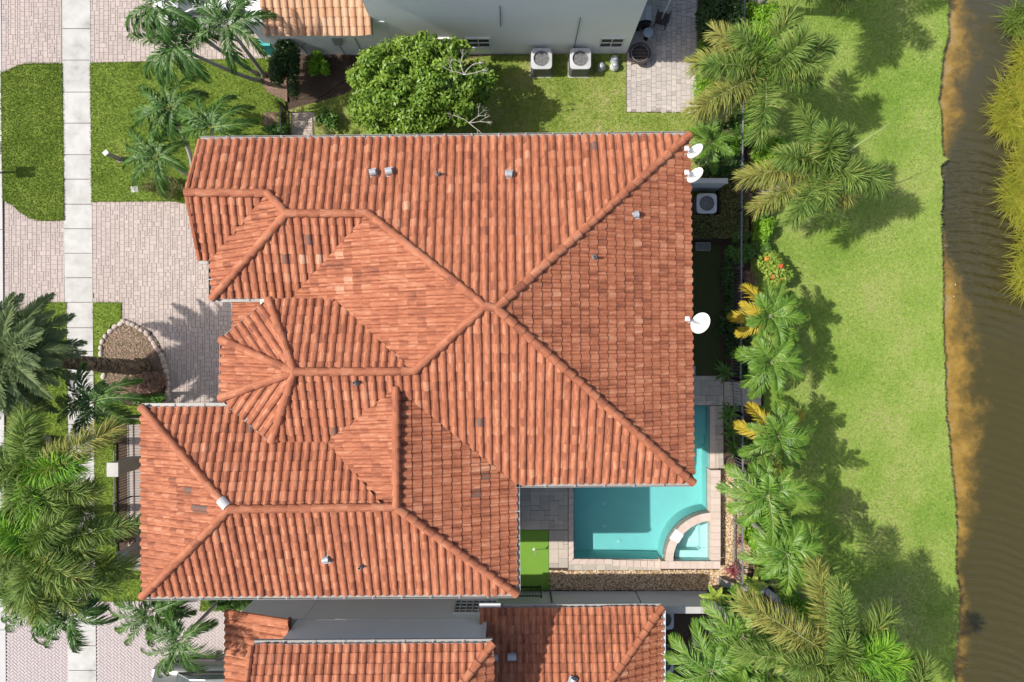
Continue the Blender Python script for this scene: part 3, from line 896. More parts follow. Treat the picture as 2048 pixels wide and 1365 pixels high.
class Roof:
    def __init__(s, house, mat):
        s.house = house
        s.mat = mat
        s.deck = MB()
        s.cand = []          # whole tiles: (area, M, tint)
        s.st = MB()          # clipped tiles
        s.tmesh = tile_mesh(mat)
        s.rmesh = ridge_mesh(mat)
        s.ridges = []
        s.special = []       # pixels with greyed or pale tiles: (px, py, tint)
        s.fascia = MB()
        s.r = random.Random(11)
    def face(s, poly, eave=None, off=0.0, tiles=True):
        """poly: coplanar 3-D points. eave: (i, j) indices whose edge gets a fascia."""
        n = Vector((0, 0, 0))
        for i in range(len(poly)):
            n += poly[i].cross(poly[(i + 1) % len(poly)])
        n.normalize()
        if n.z < 0:
            n = -n; poly = poly[::-1]
        u = Vector((0, 0, 1)) - n * n.z; u.normalize()
        h = u.cross(n)
        lift = n * .0
        o = min(poly, key=lambda p: p.z)
        s.deck.poly([p + lift for p in poly])
        s.deck.poly([p - n * .12 for p in poly][::-1])
        for i in range(len(poly)):
            a, b = poly[i], poly[(i + 1) % len(poly)]
            s.deck.poly([a, a - n * .12, b - n * .12, b])
        if not tiles:
            return
        q = [((p - o).dot(h), (p - o).dot(u)) for p in poly]
        x0, x1 = min(a for a, b in q), max(a for a, b in q)
        y0, y1 = min(b for a, b in q), max(b for a, b in q)
        tris = [[q[i] for i in t] for t in tessellate_polygon([[Vector((a, b, 0)) for a, b in q]])]
        T2 = []
        for t in tris:
            ar = (t[1][0] - t[0][0]) * (t[2][1] - t[0][1]) - (t[1][1] - t[0][1]) * (t[2][0] - t[0][0])
            T2.append(t if ar > 0 else t[::-1])
        frame = Matrix((h, u, n)).transposed().to_4x4(); frame.translation = o
        nx, ny = int((x1 - x0) / TW) + 2, int((y1 - y0) / TE) + 2
        for j in range(ny):
            for i in range(-1, nx):
                a0 = x0 + off + i * TW; b0 = y0 + j * TE
                cs = [(a0, b0), (a0 + TW, b0), (a0 + TW, b0 + TE), (a0, b0 + TE)]
                ins = [in1(c[0] * .999 + .0005 * (x0 + x1), c[1] * .999 + .0005 * (y0 + y1), q) for c in cs]
                mid = in1(a0 + TW / 2, b0 + TE / 2, q)
                if not any(ins) and not mid:
                    continue
                c3 = frame @ Vector((a0 + TW / 2, b0 + TE / 2, 0))
                px, py = topx(c3)
                tint = min(.98, max(.1, s.r.gauss(.5, .17)))
                for sx, sy, st in s.special:
                    if abs(px - sx) < 8 and abs(py - sy) < 8:
                        tint = st
                M = frame @ Matrix.Translation((a0 + s.r.uniform(-.004, .004), b0 + s.r.uniform(-.008, .008), s.r.uniform(0, .006))) @ Matrix.Rotation(s.r.uniform(-.012, .012), 4, 'Z')
                if all(ins) and mid:
                    vis = -1
                    if -5 < px < 2053 and -5 < py < 1370:
                        view = (Vector((0, 0, H)) - c3); d = view.length
                        vis = n.dot(view) / d / (d * d) * TW * TE
                    s.cand.append((vis, M, tint))
                else:
                    for pts, uv in TILE:
                        src = [(p.x + a0, p.y + b0, p.z, uu[0], uu[1]) for p, uu in zip(pts, uv)]
                        flat = abs((src[1][0] - src[0][0]) * (src[2][1] - src[1][1])) < 1e-5
                        for t in T2:
                            c = src
                            for k in range(3):
                                if len(c) < 3: break
                                c = clip_half(c, *t[k], *t[(k + 1) % 3])
                            if len(c) >= 3 and not flat:
                                s.st.poly([frame @ Vector(v[:3]) for v in c], tint, [(v[3], v[4]) for v in c])
                            elif len(c) >= 3 and flat:
                                s.st.poly([frame @ Vector(v[:3]) for v in c], tint, [(v[3], v[4]) for v in c])
    def ridge(s, a, b, up=.05, start=0.0, mortar=True):
        if a.z > b.z + .02:
            a, b = b, a
        d = b - a
        L_ = d.length
        x = d.normalized()
        z = Vector((0, 0, 1)) - x * x.z; z.normalize()
        y = z.cross(x)
        R = Matrix((x, y, z)).transposed().to_4x4()
        k = max(1, round(L_ / .37)); e = L_ / k
        for i in range(k):
            M = R.copy()
            M.translation = a + x * (i * e + start) + z * (up + s.r.uniform(-.005, .005))
            M = M @ Matrix.Rotation(-.045 + s.r.uniform(-.02, .02), 4, 'Y') @ Matrix.Rotation(s.r.uniform(-.03, .03), 4, 'Z') @ Matrix.Diagonal((e / .38, 1, 1, 1))
            c = M.translation
            px, py = topx(c)
            s.ridges.append((0 < px < 2048 and 0 < py < 1365, M, min(.95, max(.15, s.r.gauss(.5, .15)))))
        if mortar:
            M = R.copy(); M.translation = (a + b) / 2 + z * (up - .045)
            s.mort.box(None, (L_, .20, .13), M=M)
    mort = None
    def finish(s, roof_mat=None):
        roof = s.deck.build("roof", roof_mat or m_deck, s.house)
        s.cand.sort(key=lambda c: -c[0])
        for i, (vis, M, t) in enumerate(s.cand):
            if i < 300 and vis > 0:
                place("roof_tile", s.tmesh, roof, M, t)
            else:
                for pts, uv in TILE:
                    s.st.poly([M @ p for p in pts], t, uv)
        if s.st.f:
            s.st.build("roof_tile", s.mat, roof, kind="stuff")
        cnt = 0
        rest = MB()
        for v, M, t in s.ridges:
            if v and cnt < 300:
                place("ridge_tile", s.rmesh, roof, M, t); cnt += 1
        if s.mort.f:
            s.mort.build("mortar_bed", m_mortar, roof)
        return roof

def offset_poly(pts, d):
    """Inset a plan polygon (counter-clockwise) by d."""
    n = len(pts); out = []
    for i in range(n):
        a, b, c = Vector(pts[i - 1][:2]), Vector(pts[i][:2]), Vector(pts[(i + 1) % n][:2])
        d1, d2 = (b - a).normalized(), (c - b).normalized()
        n1, n2 = Vector((-d1.y, d1.x)), Vector((-d2.y, d2.x))
        k = (n1 + n2)
        k = k / max(.3, (1 + n1.dot(n2)))
        out.append(Vector((b.x + k.x * d, b.y + k.y * d, 0)))
    return out
def walls(house, pts, z0, z1, mat, inset=.45):
    a = sum(pts[i][0] * pts[(i + 1) % len(pts)][1] - pts[(i + 1) % len(pts)][0] * pts[i][1] for i in range(len(pts)))
    if a < 0: pts = pts[::-1]
    b = MB(); b.prism(offset_poly(pts, inset) if inset else pts, z0, z1)
    return b.build("wall", mat, house)
def gutter(house, a, b, wid=.12, drop=.05, mat=None):
    """U-shaped channel hung under the eave from a to b."""
    m = MB()
    dz = Vector((0, 0, -drop))
    d = (b - a).normalized(); nrm = Vector((-d.y, d.x, 0))
    m.beam(a + dz, b + dz, wid, .012)
    for sgn in (-1, 1):
        m.beam(a + dz + nrm * sgn * wid / 2 + Vector((0, 0, .05)), b + dz + nrm * sgn * wid / 2 + Vector((0, 0, .05)), .012, .11)
    k = max(2, int((b - a).length / .9))
    for i in range(1, k):
        p = a + (b - a) * i / k
        m.box(p + dz + Vector((0, 0, .1)), (.03, wid + .03, .012), math.atan2(d.y, d.x))
    return m.build("gutter", mat or m_gutter, house)

# ------------------------------------------------------------------ main house
m_cream = MAT("cream_stucco", [(.60, .58, .53), (.68, .66, .61)], scale=1.5, bump=.25, bscale=60, rough=.9, big=.4)
main = thing("tiled_house", "large house under the many-hipped terracotta tile roof in the middle", "house", P(860, 720, 0))
R1 = Roof(main, m_tile); R1.mort = MB()
R1.special = [(625, 480, -0.22), (578, 514, -0.22), (665, 858, -0.22), (960, 848, -0.22), (967, 953, -0.22), (949, 983, -0.22), (1183, 296, -0.22), (404, 1017, -0.22),
              (748, 619, -0.22), (818, 410, 1.25), (837, 407, 1.25), (612, 512, 1.25), (640, 520, 1.25), (690, 575, 1.25), (700, 563, 1.25), (526, 383, 0.0), (675, 515, 1.25), (505, 855, -0.22), (380, 985, -0.22)]
E = 6.0
A, Bc, Cc, Dc = P(400, 282, E), P(1377, 272, E), P(1385, 965, E), P(1031, 967, E)
plN = plane(A, Bc, P(983, 615, 8.47))
apL, apR = ray(970, 613, plN), ray(993, 617, plN)
r1a, r1b, r2a, r2b = ray(372, 386, plN), ray(536, 388, plN), ray(574, 428, plN), ray(736, 428, plN)
plS = plane(Dc, Cc, apR)
eW = ray(828, 743, plS); tA = ray(590, 744, plS)
gA = P(399, 521, E)
plG = plane(r1a, r1b, gA)
gB = ray(421, 521, plG)
g2 = P(426, 597, E)
plGW = plane(r2a, g2, gB)
plG2 = plane(r2a, r2b, g2)
plW = plane(r2b, apL, eW)
T_E = 6.63
t1, t2, t3, t4 = P(539, 600, T_E), P(445, 680, T_E), P(443, 796, T_E), P(545, 882, T_E)
plTN = plane(tA, eW, t1)
R1.face([A, Bc, apR, apL, r2b, r2a, r1b, r1a])
R1.face([r1a, r1b, ray(537, 392, plG), gB, gA])
R1.face([gB, ray(537, 389, plGW), r2a, g2])
R1.face([g2, r2a, r2b, ray(586, 596, plG2)])
R1.face([r2b, ray(586, 597, plW), ray(467, 598, plW), ray(467, 664, plW), ray(600, 640, plW), ray(672, 599, plW), eW, apL])
R1.face([t1, tA, eW, ray(672, 599, plTN)])
R1.face([t2, tA, t1]); R1.face([t3, tA, t2]); R1.face([t4, tA, t3])
h1, h2 = P(460, 1018, 7.36), P(793, 1014, 7.36)
h3 = ray(793, 775, plS)
R1.face([tA, ray(545, 882, plS), ray(655, 883, plS), h3, Dc, Cc, apR, apL, eW])
R1.face([Cc, apR, Bc])
wNW, wSW, wSE = P(285, 815, E), P(287, 1192, E), P(1033, 1187, E)
plWN = plane(wNW, h1, h2)
R1.face([wNW, wSW, h1]); R1.face([wSW, wSE, h2, h1])
R1.face([wNW, h1, ray(768, 1014.6, plWN), ray(655, 882, plWN), ray(545, 815, plWN)])
plWX = plane(h3, h2, ray(655, 883, plS))
R1.face([h3, ray(655, 883, plS), ray(768, 1014, plWX), h2])
plWE = plane(h2, wSE, Dc)
R1.face([h2, wSE, Dc, ray(793, 775, plWE)])
for a, b in ((r1a, r1b), (r1b, r2a), (r2a, r2b), (g2, r2a), (r2b, apL), (apL, apR), (Bc, apR), (Cc, apR), (eW, apL), (tA, eW), (t1, tA), (t2, tA), (t3, tA), (t4, tA),
             (wNW, h1), (wSW, h1), (h1, h2), (h3, h2), (wSE, h2)):
    R1.ridge(a, b)
roof1 = R1.finish()
# rake tiles along the west gable
b = MB()
for a, c in ((A, r1a), (gA, r1a)):
    n = int((c - a).length / .33)
    for i in range(n):
        p, q = a + (c - a) * i / n, a + (c - a) * (i + 1) / n
        b.tube([p + Vector((.03, 0, .06)), q + Vector((.03, 0, .045))], [.085, .07], 7, tint=random.uniform(.3, .7))
b.build("rake_tile", m_tile, roof1, kind="stuff")
# metal ridge patch and white sealant
M = Matrix.Translation(P(454, 1007, 7.36))
b = MB(); d_ = (h1 - wNW).normalized(); q0 = h1 - d_ * .42
for k in range(7):
    a0, a1 = math.pi * k / 7, math.pi * (k + 1) / 7
    yv = Vector((0, 0, 1)).cross(d_).normalized(); zv = d_.cross(yv)
    c0 = yv * .165 * math.cos(a0) + zv * (.155 * math.sin(a0) + .06); c1 = yv * .165 * math.cos(a1) + zv * (.155 * math.sin(a1) + .06)
    b.poly([q0 + c0, q0 + c1, q0 + d_ * .36 + c1, q0 + d_ * .36 + c0])
b.build("ridge_patch", m_kerb, roof1)
for (a, c) in ((g2 + Vector((0, -.07, 0)), P(632, 599, E)), (A + Vector((0, .07, 0)), Bc + Vector((0, .07, 0))), (Dc + Vector((0, -.07, 0)), Cc + Vector((0, -.07, 0))),
               (wNW + Vector((0, .07, 0)), P(464, 814, E) + Vector((0, .07, 0))), (gA + Vector((.02, -.07, 0)), P(421, 522, E) + Vector((0, -.07, 0))), (wSW + Vector((0, -.07, 0)), wSE + Vector((0, -.07, 0))),
               (P(421.5, 522, E), g2 + Vector((-.07, 0, 0))), (Dc + Vector((.07, 0, 0)), wSE + Vector((.07, 0, 0))), (t1, t2), (t2, t3), (t3, t4)):
    gutter(main, a, c, mat=m_gutter)
# dried mortar spots and bird droppings are left out; walls below
walls(main, [A, gA, P(421, 521, E), g2, P(490, 597, E), P(490, 640, E), P(470, 680, E), P(470, 796, E), P(480, 815, E), wNW, wSW, wSE, Dc, Cc, Bc], -.05, 5.98, m_cream, .5)
b = MB()
b.prism(offset_poly([t1, t2, t3, t4, P(700, 882, T_E), P(700, 600, T_E)], .45), 4, 6.6); b.build("wall", m_cream, main)
# windows and doors on the sides a step aside could see
def window(house, c, wid, hgt, nrm, mat=None, grid=(2, 2), frame_mat=None):
    nrm = Vector(nrm); tx = Vector((-nrm.y, nrm.x, 0))
    M = Matrix((tx, nrm, Vector((0, 0, 1)))).transposed().to_4x4(); M.translation = Vector(c)
    f = MB()
    t = .06
    f.box(None, (wid, .08, t), M=M @ Matrix.Translation((0, .03, hgt / 2 - t / 2))); f.box(None, (wid, .1, t), M=M @ Matrix.Translation((0, .04, -hgt / 2 + t / 2)))
    for sgn in (-1, 1): f.box(None, (t, .08, hgt - 2 * t), M=M @ Matrix.Translation((sgn * (wid / 2 - t / 2), .03, 0)))
    for i in range(1, grid[0]): f.box(None, (.03, .05, hgt - 2 * t), M=M @ Matrix.Translation((-wid / 2 + wid * i / grid[0], .03, 0)))
    for i in range(1, grid[1]): f.box(None, (wid - 2 * t, .052, .035), M=M @ Matrix.Translation((0, .031, -hgt / 2 + hgt * i / grid[1])))
    w_ = f.build("window", frame_mat or m_white, house)
    for i in range(grid[0]):
        for j in range(grid[1]):
            g_ = MB(); g_.box(None, (wid / grid[0] - .05, .02, hgt / grid[1] - .05), M=M @ Matrix.Translation((-wid / 2 + wid * (i + .5) / grid[0], .012, -hgt / 2 + hgt * (j + .5) / grid[1])))
            g_.build("pane", mat or m_glass, w_)
    return w_
xE = Cc.x - .5
for yy in (4.5, 1.2, -2.5):
    for zz in (1.5, 4.5):
        window(main, (xE + .0, yy, zz), 1.4, 1.2, (1, 0, 0))

xW = A.x + .5
for i in range(4):
    for j in range(4):
        b = MB(); b.box((xW - .03, 4.75 - 1.35 + i * .9, .3 + j * .55), (.05, .88, .53)); b.build("garage_door_panel", m_white, main)
for yy in (-3.6, -6.6):
    for zz in (1.5, 4.4):
        window(main, (wNW.x + .5, yy, zz), 1.3, 1.2, (-1, 0, 0))
def vent_hood(house, px, py, z, sc=1.0, ang=0.0, mat=None, name="roof_vent"):
    """Half-round sheet metal hood on a collar."""
    c = P(px, py, z)
    b = MB()
    R = Matrix.Translation(c) @ Matrix.Rotation(ang, 4, 'Z') @ Matrix.Scale(sc, 4)
    n = 8
    for (x0, x1) in ((-.12, .12),):
        for k in range(n):
            a0, a1 = math.pi * k / n, math.pi * (k + 1) / n
            p = [R @ Vector((x, .13 * math.cos(a), .12 + .15 * math.sin(a))) for x, a in ((x0, a0), (x0, a1), (x1, a1), (x1, a0))]
            b.poly(p)
            q = [R @ Vector((x0, .13 * math.cos(a), .12 + .15 * math.sin(a))) for a in (a0, a1)]
            b.poly([R @ Vector((x0, 0, .12)), q[1], q[0]])
    b.box(None, (.3, .34, .02), M=R @ Matrix.Translation((0, 0, .05)))
    b.box(None, (.22, .24, .16), M=R @ Matrix.Translation((0, 0, .06)))
    return b.build(name, mat or m_steel, house)
def vent_pipe(house, px, py, z, r=.05, h=.28):
    c = P(px, py, z)
    b = MB(); b.lathe(c, [(r * 2.4, -.02), (r * 1.3, .08), (r, .1), (r, h), (r * .7, h), (r * .7, h - .1)], 12)
    return b.build("vent_pipe", m_greymetal, house)
def roofz(px, py, pl): return ray(px, py, pl).z
plE = plane(Cc, apR, Bc)
plWS = plane(wSW, wSE, h2)
for x, y, pl, s_ in ((747, 347, plN, .85), (779, 345, plN, .9), (1018, 350, plN, .85), (1271, 431, plE, .75), (653, 1118, plWS, .85)):
    vent_hood(main, x, y, roofz(x, y, pl) + .05, s_, random.uniform(-.3, .3))
for x, y, pl in ((877, 350, plN), (1188, 516, plE), (722, 1132, plWS), (712, 765, plS)):
    vent_pipe(main, x, y, roofz(x, y, pl) + .05)

# ------------------------------------------------------------------ north house
nY = P(0, 108.5).y
xc, xr, xl = P(771, 108).x, P(1252, 107).x, P(545, 113).x
north = thing("pale_house", "pale stucco two-storey house along the top edge with tan tiled garage roof", "house", (2, nY + 5, 0))
b = MB(); b.prism([Vector((xc, nY, 0)), Vector((xr, nY, 0)), Vector((xr, nY + 13, 0)), Vector((xc, nY + 13, 0))], -.05, 6.1); b.build("wall", m_stucco, north)
b = MB(); b.prism([Vector((xl, nY - .02, 0)), Vector((xc + .5, nY - .02, 0)), Vector((xc + .5, nY + 7, 0)), Vector((xl, nY + 7, 0))], -.05, 2.98); b.build("wall", m_stucco, north)
R2 = Roof(north, m_tile_tan); R2.mort = MB()
a, c = P(528, 71.5, 3.05), P(745, 70, 3.05)
pitch = Vector((0, 4.4, 1.75))
R2.face([a, c, c + pitch, a + pitch])
roof2 = R2.finish()
b = MB(); b.beam(a + Vector((0, .02, -.14)), c + Vector((0, .02, -.14)), .05, .2); b.build("fascia", m_white, north)
ov = .44
e0 = [Vector((xc - ov, nY - ov, 6.1)), Vector((xr + ov, nY - ov, 6.1)), Vector((xr + ov, nY + 13 + ov, 6.1)), Vector((xc - ov, nY + 13 + ov, 6.1))]
rr1, rr2 = Vector((xc + 5, nY + 6.5, 8.6)), Vector((xr - 5, nY + 6.5, 8.6))
b = MB()
for f in ([e0[0], e0[1], rr2, rr1], [e0[1], e0[2], rr2], [e0[2], e0[3], rr1, rr2], [e0[3], e0[0], rr1]):
    b.poly(f)
b.poly(e0[::-1])
n_ = 46
for i in range(n_):      # barrel butts along the south eave
    x = e0[0].x + (e0[1].x - e0[0].x) * (i + .5) / n_
    b.tube([Vector((x, nY - ov - .04, 6.14)), Vector((x, nY + 2, 7.0))], .075, 6)
b.build("upper_roof", m_tile_tan, north)
window(north, P(957, 93, 0).xyz * 0 + Vector((P(957, 92, 1.0).x, nY - .0, 1.18)), 1.0, .86, (0, -1, 0), m_screen, (2, 2))
window(north, Vector((P(890, 92, 1.0).x, nY, 1.35)), .7, .5, (0, -1, 0), m_screen, (2, 2))
window(north, Vector((P(1222, 92, 1.0).x, nY, 1.18)), 1.0, .9, (0, -1, 0), m_screen, (2, 2))
# conduit, control joints and meter box on the wall
b = MB()
for px in (1148, 1003):
    x = P(px, 100, .6).x
    b.tube([Vector((x, nY - .03, .2 if px == 1148 else 2.6)), Vector((x, nY - .03, 3.3 if px == 1148 else 4.2))], .018, 6)
b.build("conduit", m_greymetal, north)
b = MB(); b.box(Vector((P(676, 90, 1.4).x, nY - .1, 1.5)), (.34, .16, .5)); b.build("meter_box", m_gutter, north)
b = MB()
for px in (690, 727):
    x = P(px, 110).x; b.box(Vector((x, nY - .03, 1.5)), (.05, .03, 2.9))
b.tube([Vector((P(612, 105, .3).x, nY - .05, .1)), Vector((P(612, 105, .3).x, nY - .05, 1.0)), Vector((P(622, 105, .3).x, nY - .05, 1.1))], .02, 6)
b.build("downpipe", m_gutter, north)
b = MB(); b.box(Vector((P(740, 116, .4).x + .1, nY - .25, .35)), (.55, .4, .7)); b.build("utility_cabinet", m_gutter, north)
# covered porch edge on the east side
b = MB(); b.box(Vector((xr + .75, nY + 2.55, 2.75)), (1.46, 2.6, .1)); b.build("awning", m_gutter, north)
b = MB(); b.tube([Vector((xr + 1.42, nY + 1.3, 0)), Vector((xr + 1.42, nY + 1.3, 2.7))], .035, 8); b.build("awning_post", m_white, north)

# ------------------------------------------------------------------ south house
sY = -10.65
south = thing("tiled_house", "neighbouring tiled house along the bottom edge with bluish upper wall and dark shadowed lower roof", "house", (0, -16, 0))
xA, xB, xD = P(578, 1258, 3.95).x, P(962, 1250, 4.6).x, P(1318, 1215, 3.1).x
b = MB(); b.prism([Vector((xA, sY, 0)), Vector((xB, sY, 0)), Vector((xB, sY - 12, 0)), Vector((xA, sY - 12, 0))], -.05, 6.0); b.build("wall", m_stucco, south)
b = MB(); b.prism([Vector((xA - 2.4, sY + .03, 0)), Vector((xA + .2, sY + .03, 0)), Vector((xA + .2, sY - 9, 0)), Vector((xA - 2.4, sY - 9, 0))], -.05, 2.95); b.build("wall", m_stucco, south)
b = MB(); b.prism([Vector((xB - .2, sY - .01, 0)), Vector((xD - .35, sY - .01, 0)), Vector((xD - .35, sY - 10, 0)), Vector((xB - .2, sY - 10, 0))], -.05, 3.0); b.build("wall", m_stucco2, south)
b = MB(); b.box(Vector(((xA + xB) / 2, sY - .0, 2.95)), (xB - xA, .05, .06)); b.box(Vector(((xA + 2.4), sY + .035, 3.0)), (1.9, .03, .04)); b.build("band_course", m_white, south)
R3 = Roof(south, m_tile); R3.mort = MB(); R3.r = random.Random(31)
u0, u1 = P(508, 1289, 6.0), P(985, 1286, 6.0)
ridge_y = u0.y - 5.6
def up(pt, dy, p=.42): return pt + Vector((0, -dy, p * dy))
rA, rB = up(u0, 5.6), up(u1, 5.6) + Vector((-5.0, 0, 0))
R3.face([u0, u1, rB, rA])
sE = Vector((u1.x, u1.y - 11, 6.0))
R3.face([u1, sE, rB])
R3.ridge(u1, rB)
# lower roof over the one-storey part
l0, l1 = P(960, 1216, 3.1), P(1323, 1214, 3.1)
lB = up(l1, 5.2) + Vector((-4.7, 0, 0)); lA = Vector((l0.x, lB.y, lB.z))
R3.face([l0, l1, lB, lA])
R3.face([l1, Vector((l1.x, l1.y - 10.4, 3.1)), lB])
R3.ridge(l1, lB)
# lean-to roof of the garage
k0 = P(453, 1223, 3.0); k1 = Vector((xA + .0, k0.y, 3.0 + .34 * (xA - k0.x)))
R3.face([k0, k1, k1 + Vector((0, -8, 0)), k0 + Vector((0, -8, 0))])
roof3 = R3.finish()
b = MB()
for (a, c) in ((k0, k1), (u0 + Vector((-.05, .0, .05)), rA)):
    n = int((c - a).length / .34)
    for i in range(n):
        p, q = a + (c - a) * i / n, a + (c - a) * (i + 1) / n
        b.tube([p + Vector((0, 0, .06)), q + Vector((0, 0, .045))], [.105, .09], 8, tint=random.uniform(.3, .7))
b.build("rake_tile", m_tile, roof3, kind="stuff")
b = MB(); b.box((k1 + Vector((-.06, -.12, -.12))), (.1, .3, .35)); b.build("roof_end_cap", m_tile, roof3)
for (a, c, m_) in ((u0 + Vector((0, .08, 0)), u1 + Vector((0, .08, 0)), m_gutter), (l0 + Vector((0, .07, 0)), l1 + Vector((0, .07, 0)), m_gutter),
                   (l1 + Vector((.07, 0, 0)), l1 + Vector((.07, -9, 0)), m_white)):
    gutter(south, a, c, .13, mat=m_)
b = MB(); b.box(P(980, 1210, 3.2), (.8, .14, .12)); b.build("gutter_end", m_white, south)
window(south, Vector((P(952, 1205, 1.6).x, sY + .0, 1.75)), 1.75, 1.35, (0, 1, 0), m_glass, (7, 4))
b = MB()
for px in (1102,):
    x = P(px, 1190, .6).x
    b.tube([Vector((x, sY + .04, .15)), Vector((x + .0, sY + .04, 2.2))], .03, 6)
b.build("downpipe", m_bronze, south)
b = MB(); b.box(Vector((xB + .08, sY + .02, 4.3)), (.16, .1, 2.2)); b.build("downpipe", m_white, south)
plL = plane(l0, l1, lB)
for x, y, s_ in ((989, 1314, 1.0), (1024, 1312, 1.25)):
    c = P(x, y, roofz(x, y, plL) + .12)
    b = MB(); b.tube([c + Vector((-.13 * s_, 0, .1)), c + Vector((.13 * s_, 0, .1))], .11 * s_, 12); b.lathe(c + Vector((0, 0, -.1)), [(.1, 0), (.08, .12)], 10)
    b.build("roof_vent", m_steel, south)
vent_hood(south, 1145, 1360, roofz(1145, 1360, plL) + .05, .9, 1.2, m_steel)
# free-standing garden wall continuing the line
gw = MB(); gx0, gx1 = xD - .3, P(1414, 1182).x
gw.prism([Vector((gx0, sY, 0)), Vector((gx1, sY, 0)), Vector((gx1, sY - .2, 0)), Vector((gx0, sY - .2, 0))], -.05, 1.68)
wallo = thing("garden_wall", "grey rendered garden wall with pale coping beside the gravel strip", "wall", Vector(((gx0 + gx1) / 2, sY - .1, 0)))
gw.build("wall", m_stucco2, wallo)
b = MB()
for i in range(4):
    x0 = gx0 + (gx1 + .04 - gx0) * i / 4; x1 = gx0 + (gx1 + .04 - gx0) * (i + 1) / 4 - .01
    b2 = MB(); b2.box(Vector(((x0 + x1) / 2, sY - .1, 1.73)), (x1 - x0, .27, .1)); b2.build("coping_stone", m_kerb, wallo)
# ================================================================== POOL
pool = thing("swimming_pool", "turquoise swimming pool with stone coping and raised corner spa", "swimming pool", P(1280, 1040, 0))
SC = (1427, 1124)
arc_out = arc(SC[0], SC[1], 101, 92, 179, 18)
pool_px = [(1149, 1117), (1147.5, 986), (1149, 977), (1156, 968), (1166, 965), (1340, 962), (1355, 955), (1364, 940), (1366, 812), (1417, 812), (1418.5, 1020)] + arc_out[1:-1] + [(1324, 1120), (1240, 1117.5)]
pw = PP(pool_px)
aa = sum(pw[i].x * pw[(i + 1) % len(pw)].y - pw[(i + 1) % len(pw)].x * pw[i].y for i in range(len(pw)))
if aa < 0: pw = pw[::-1]
DEP = -1.15
b = MB()
fl = [Vector((p.x, p.y, DEP)) for p in pw]
b.poly(fl)
for i in range(len(pw)):
    j = (i + 1) % len(pw)
    b.poly([Vector((pw[j].x, pw[j].y, DEP)), Vector((pw[i].x, pw[i].y, DEP)), Vector((pw[i].x, pw[i].y, .0)), Vector((pw[j].x, pw[j].y, .0))])
# shallow shelf in the narrow arm and two steps
basin = b.build("basin", m_plaster, pool)
b = MB(); q = PP([(1367, 813), (1416, 813), (1416, 872), (1367, 872)]); b.prism(q, DEP + .002, -.35)
q = PP([(1367, 872), (1416, 872), (1416, 893), (1367, 893)]); b.prism(q, DEP + .002, -.62); b.build("entry_step", m_plaster, pool)
b = MB()
for x, y in ((1208, 1007), (1208, 1052), (1238, 1083)):
    c = P(x, y, DEP); b.lathe(Vector((c.x, c.y, DEP)), [(.09, 0), (.08, .02), (.02, .03)], 14)
b.build("floor_drain", m_white, pool)
b = MB(); b.poly([Vector((p.x, p.y, -.07)) for p in pw]); b.build("water_surface", m_poolwater, pool)
# waterline tile band
# hole in the ground under the pool is made by cutting the ground sheet
def cut_hole(obj, px_poly, z0, z1):
    c = MB(); c.prism(PP(px_poly), z0, z1, bottom=True)
    co = c.build("cutter", m_soil)
    md = obj.modifiers.new("cut", 'BOOLEAN'); md.operation = 'DIFFERENCE'; md.object = co; md.solver = 'EXACT'
    dg = bpy.context.evaluated_depsgraph_get()
    me = bpy.data.meshes.new_from_object(obj.evaluated_get(dg))
    obj.modifiers.clear()
    obj.data = me
    bpy.data.objects.remove(co)
hole = [(1147.2, 1117.5), (1147.2, 964.5), (1364, 961), (1365.5, 811), (1418, 811), (1434, 1030), (1434, 1128), (1320, 1128), (1240, 1118.5)]
cut_hole(ground, hole, -3, 1)

# coping stones, one by one
def stone(b_, pts, z0, z1, tint=0):
    b_.prism(pts, z0, z1, tint)
def coping_run(root, inner, outer, z0, z1, step=.3, name="coping_stone"):
    """inner and outer: matching pixel polylines with the same number of points."""
    I, O = PP(inner), PP(outer)
    for k in range(len(I) - 1):
        L_ = (I[k + 1] - I[k]).length
        n = max(1, round(L_ / step))
        for i in range(n):
            t0, t1 = i / n, (i + 1) / n - .012 / max(L_, .02)
            q = [I[k].lerp(I[k + 1], t0), I[k].lerp(I[k + 1], t1), O[k].lerp(O[k + 1], t1), O[k].lerp(O[k + 1], t0)]
            c = sum(q, Vector()) / 4
            s_ = MB(); s_.prism([p + (c - p) * .012 for p in q], z0, z1 + random.uniform(0, .004))
            s_.build(name, m_coping, root, color=random.random())
coping_run(pool, [(1147, 940), (1147, 1117)], [(1137, 940), (1137, 1127)], -.12, .03)
coping_run(pool, [(1149, 1118), (1225, 1118.5)], [(1137, 1128.5), (1225, 1128)], -.12, .03)
coping_run(pool, [(1226, 1119), (1322, 1122)], [(1226, 1131), (1322, 1136)], -.12, .06)
coping_run(pool, [(1420, 812), (1420, 938)], [(1430, 812), (1430, 938)], -.12, .03)
coping_run(pool, [(1366, 811), (1419, 811)], [(1366, 802), (1430, 802)], -.12, .03)
coping_run(pool, [(1160, 966), (1340, 963)], [(1150, 955), (1340, 952)], -.12, .03)
# raised spa
spa = thing("spa", "raised quarter-round spa with stone coping at the corner of the pool", "spa", P(1390, 1090, 0))
ZS = .32
def spx(pts): return [P(x, y, 0) for x, y in pts]
rin, rout = 81, 101
inner = arc(SC[0], SC[1] - 2, rin, 90, 180, 16)
outer = arc(SC[0], SC[1] - 2, rout - 4, 90, 180, 16)
def topxy(x, y, z):  # pixel seen at height z
    p = P(x, y, z); return p
# shell of the spa
b = MB()
I = [topxy(x, y, ZS) for x, y in inner]; O = [topxy(x, y, ZS) for x, y in outer]
c_in = topxy(SC[0] - 1, SC[1] - 3, ZS); c_out = topxy(1441, 1137, ZS)
fz = -.55
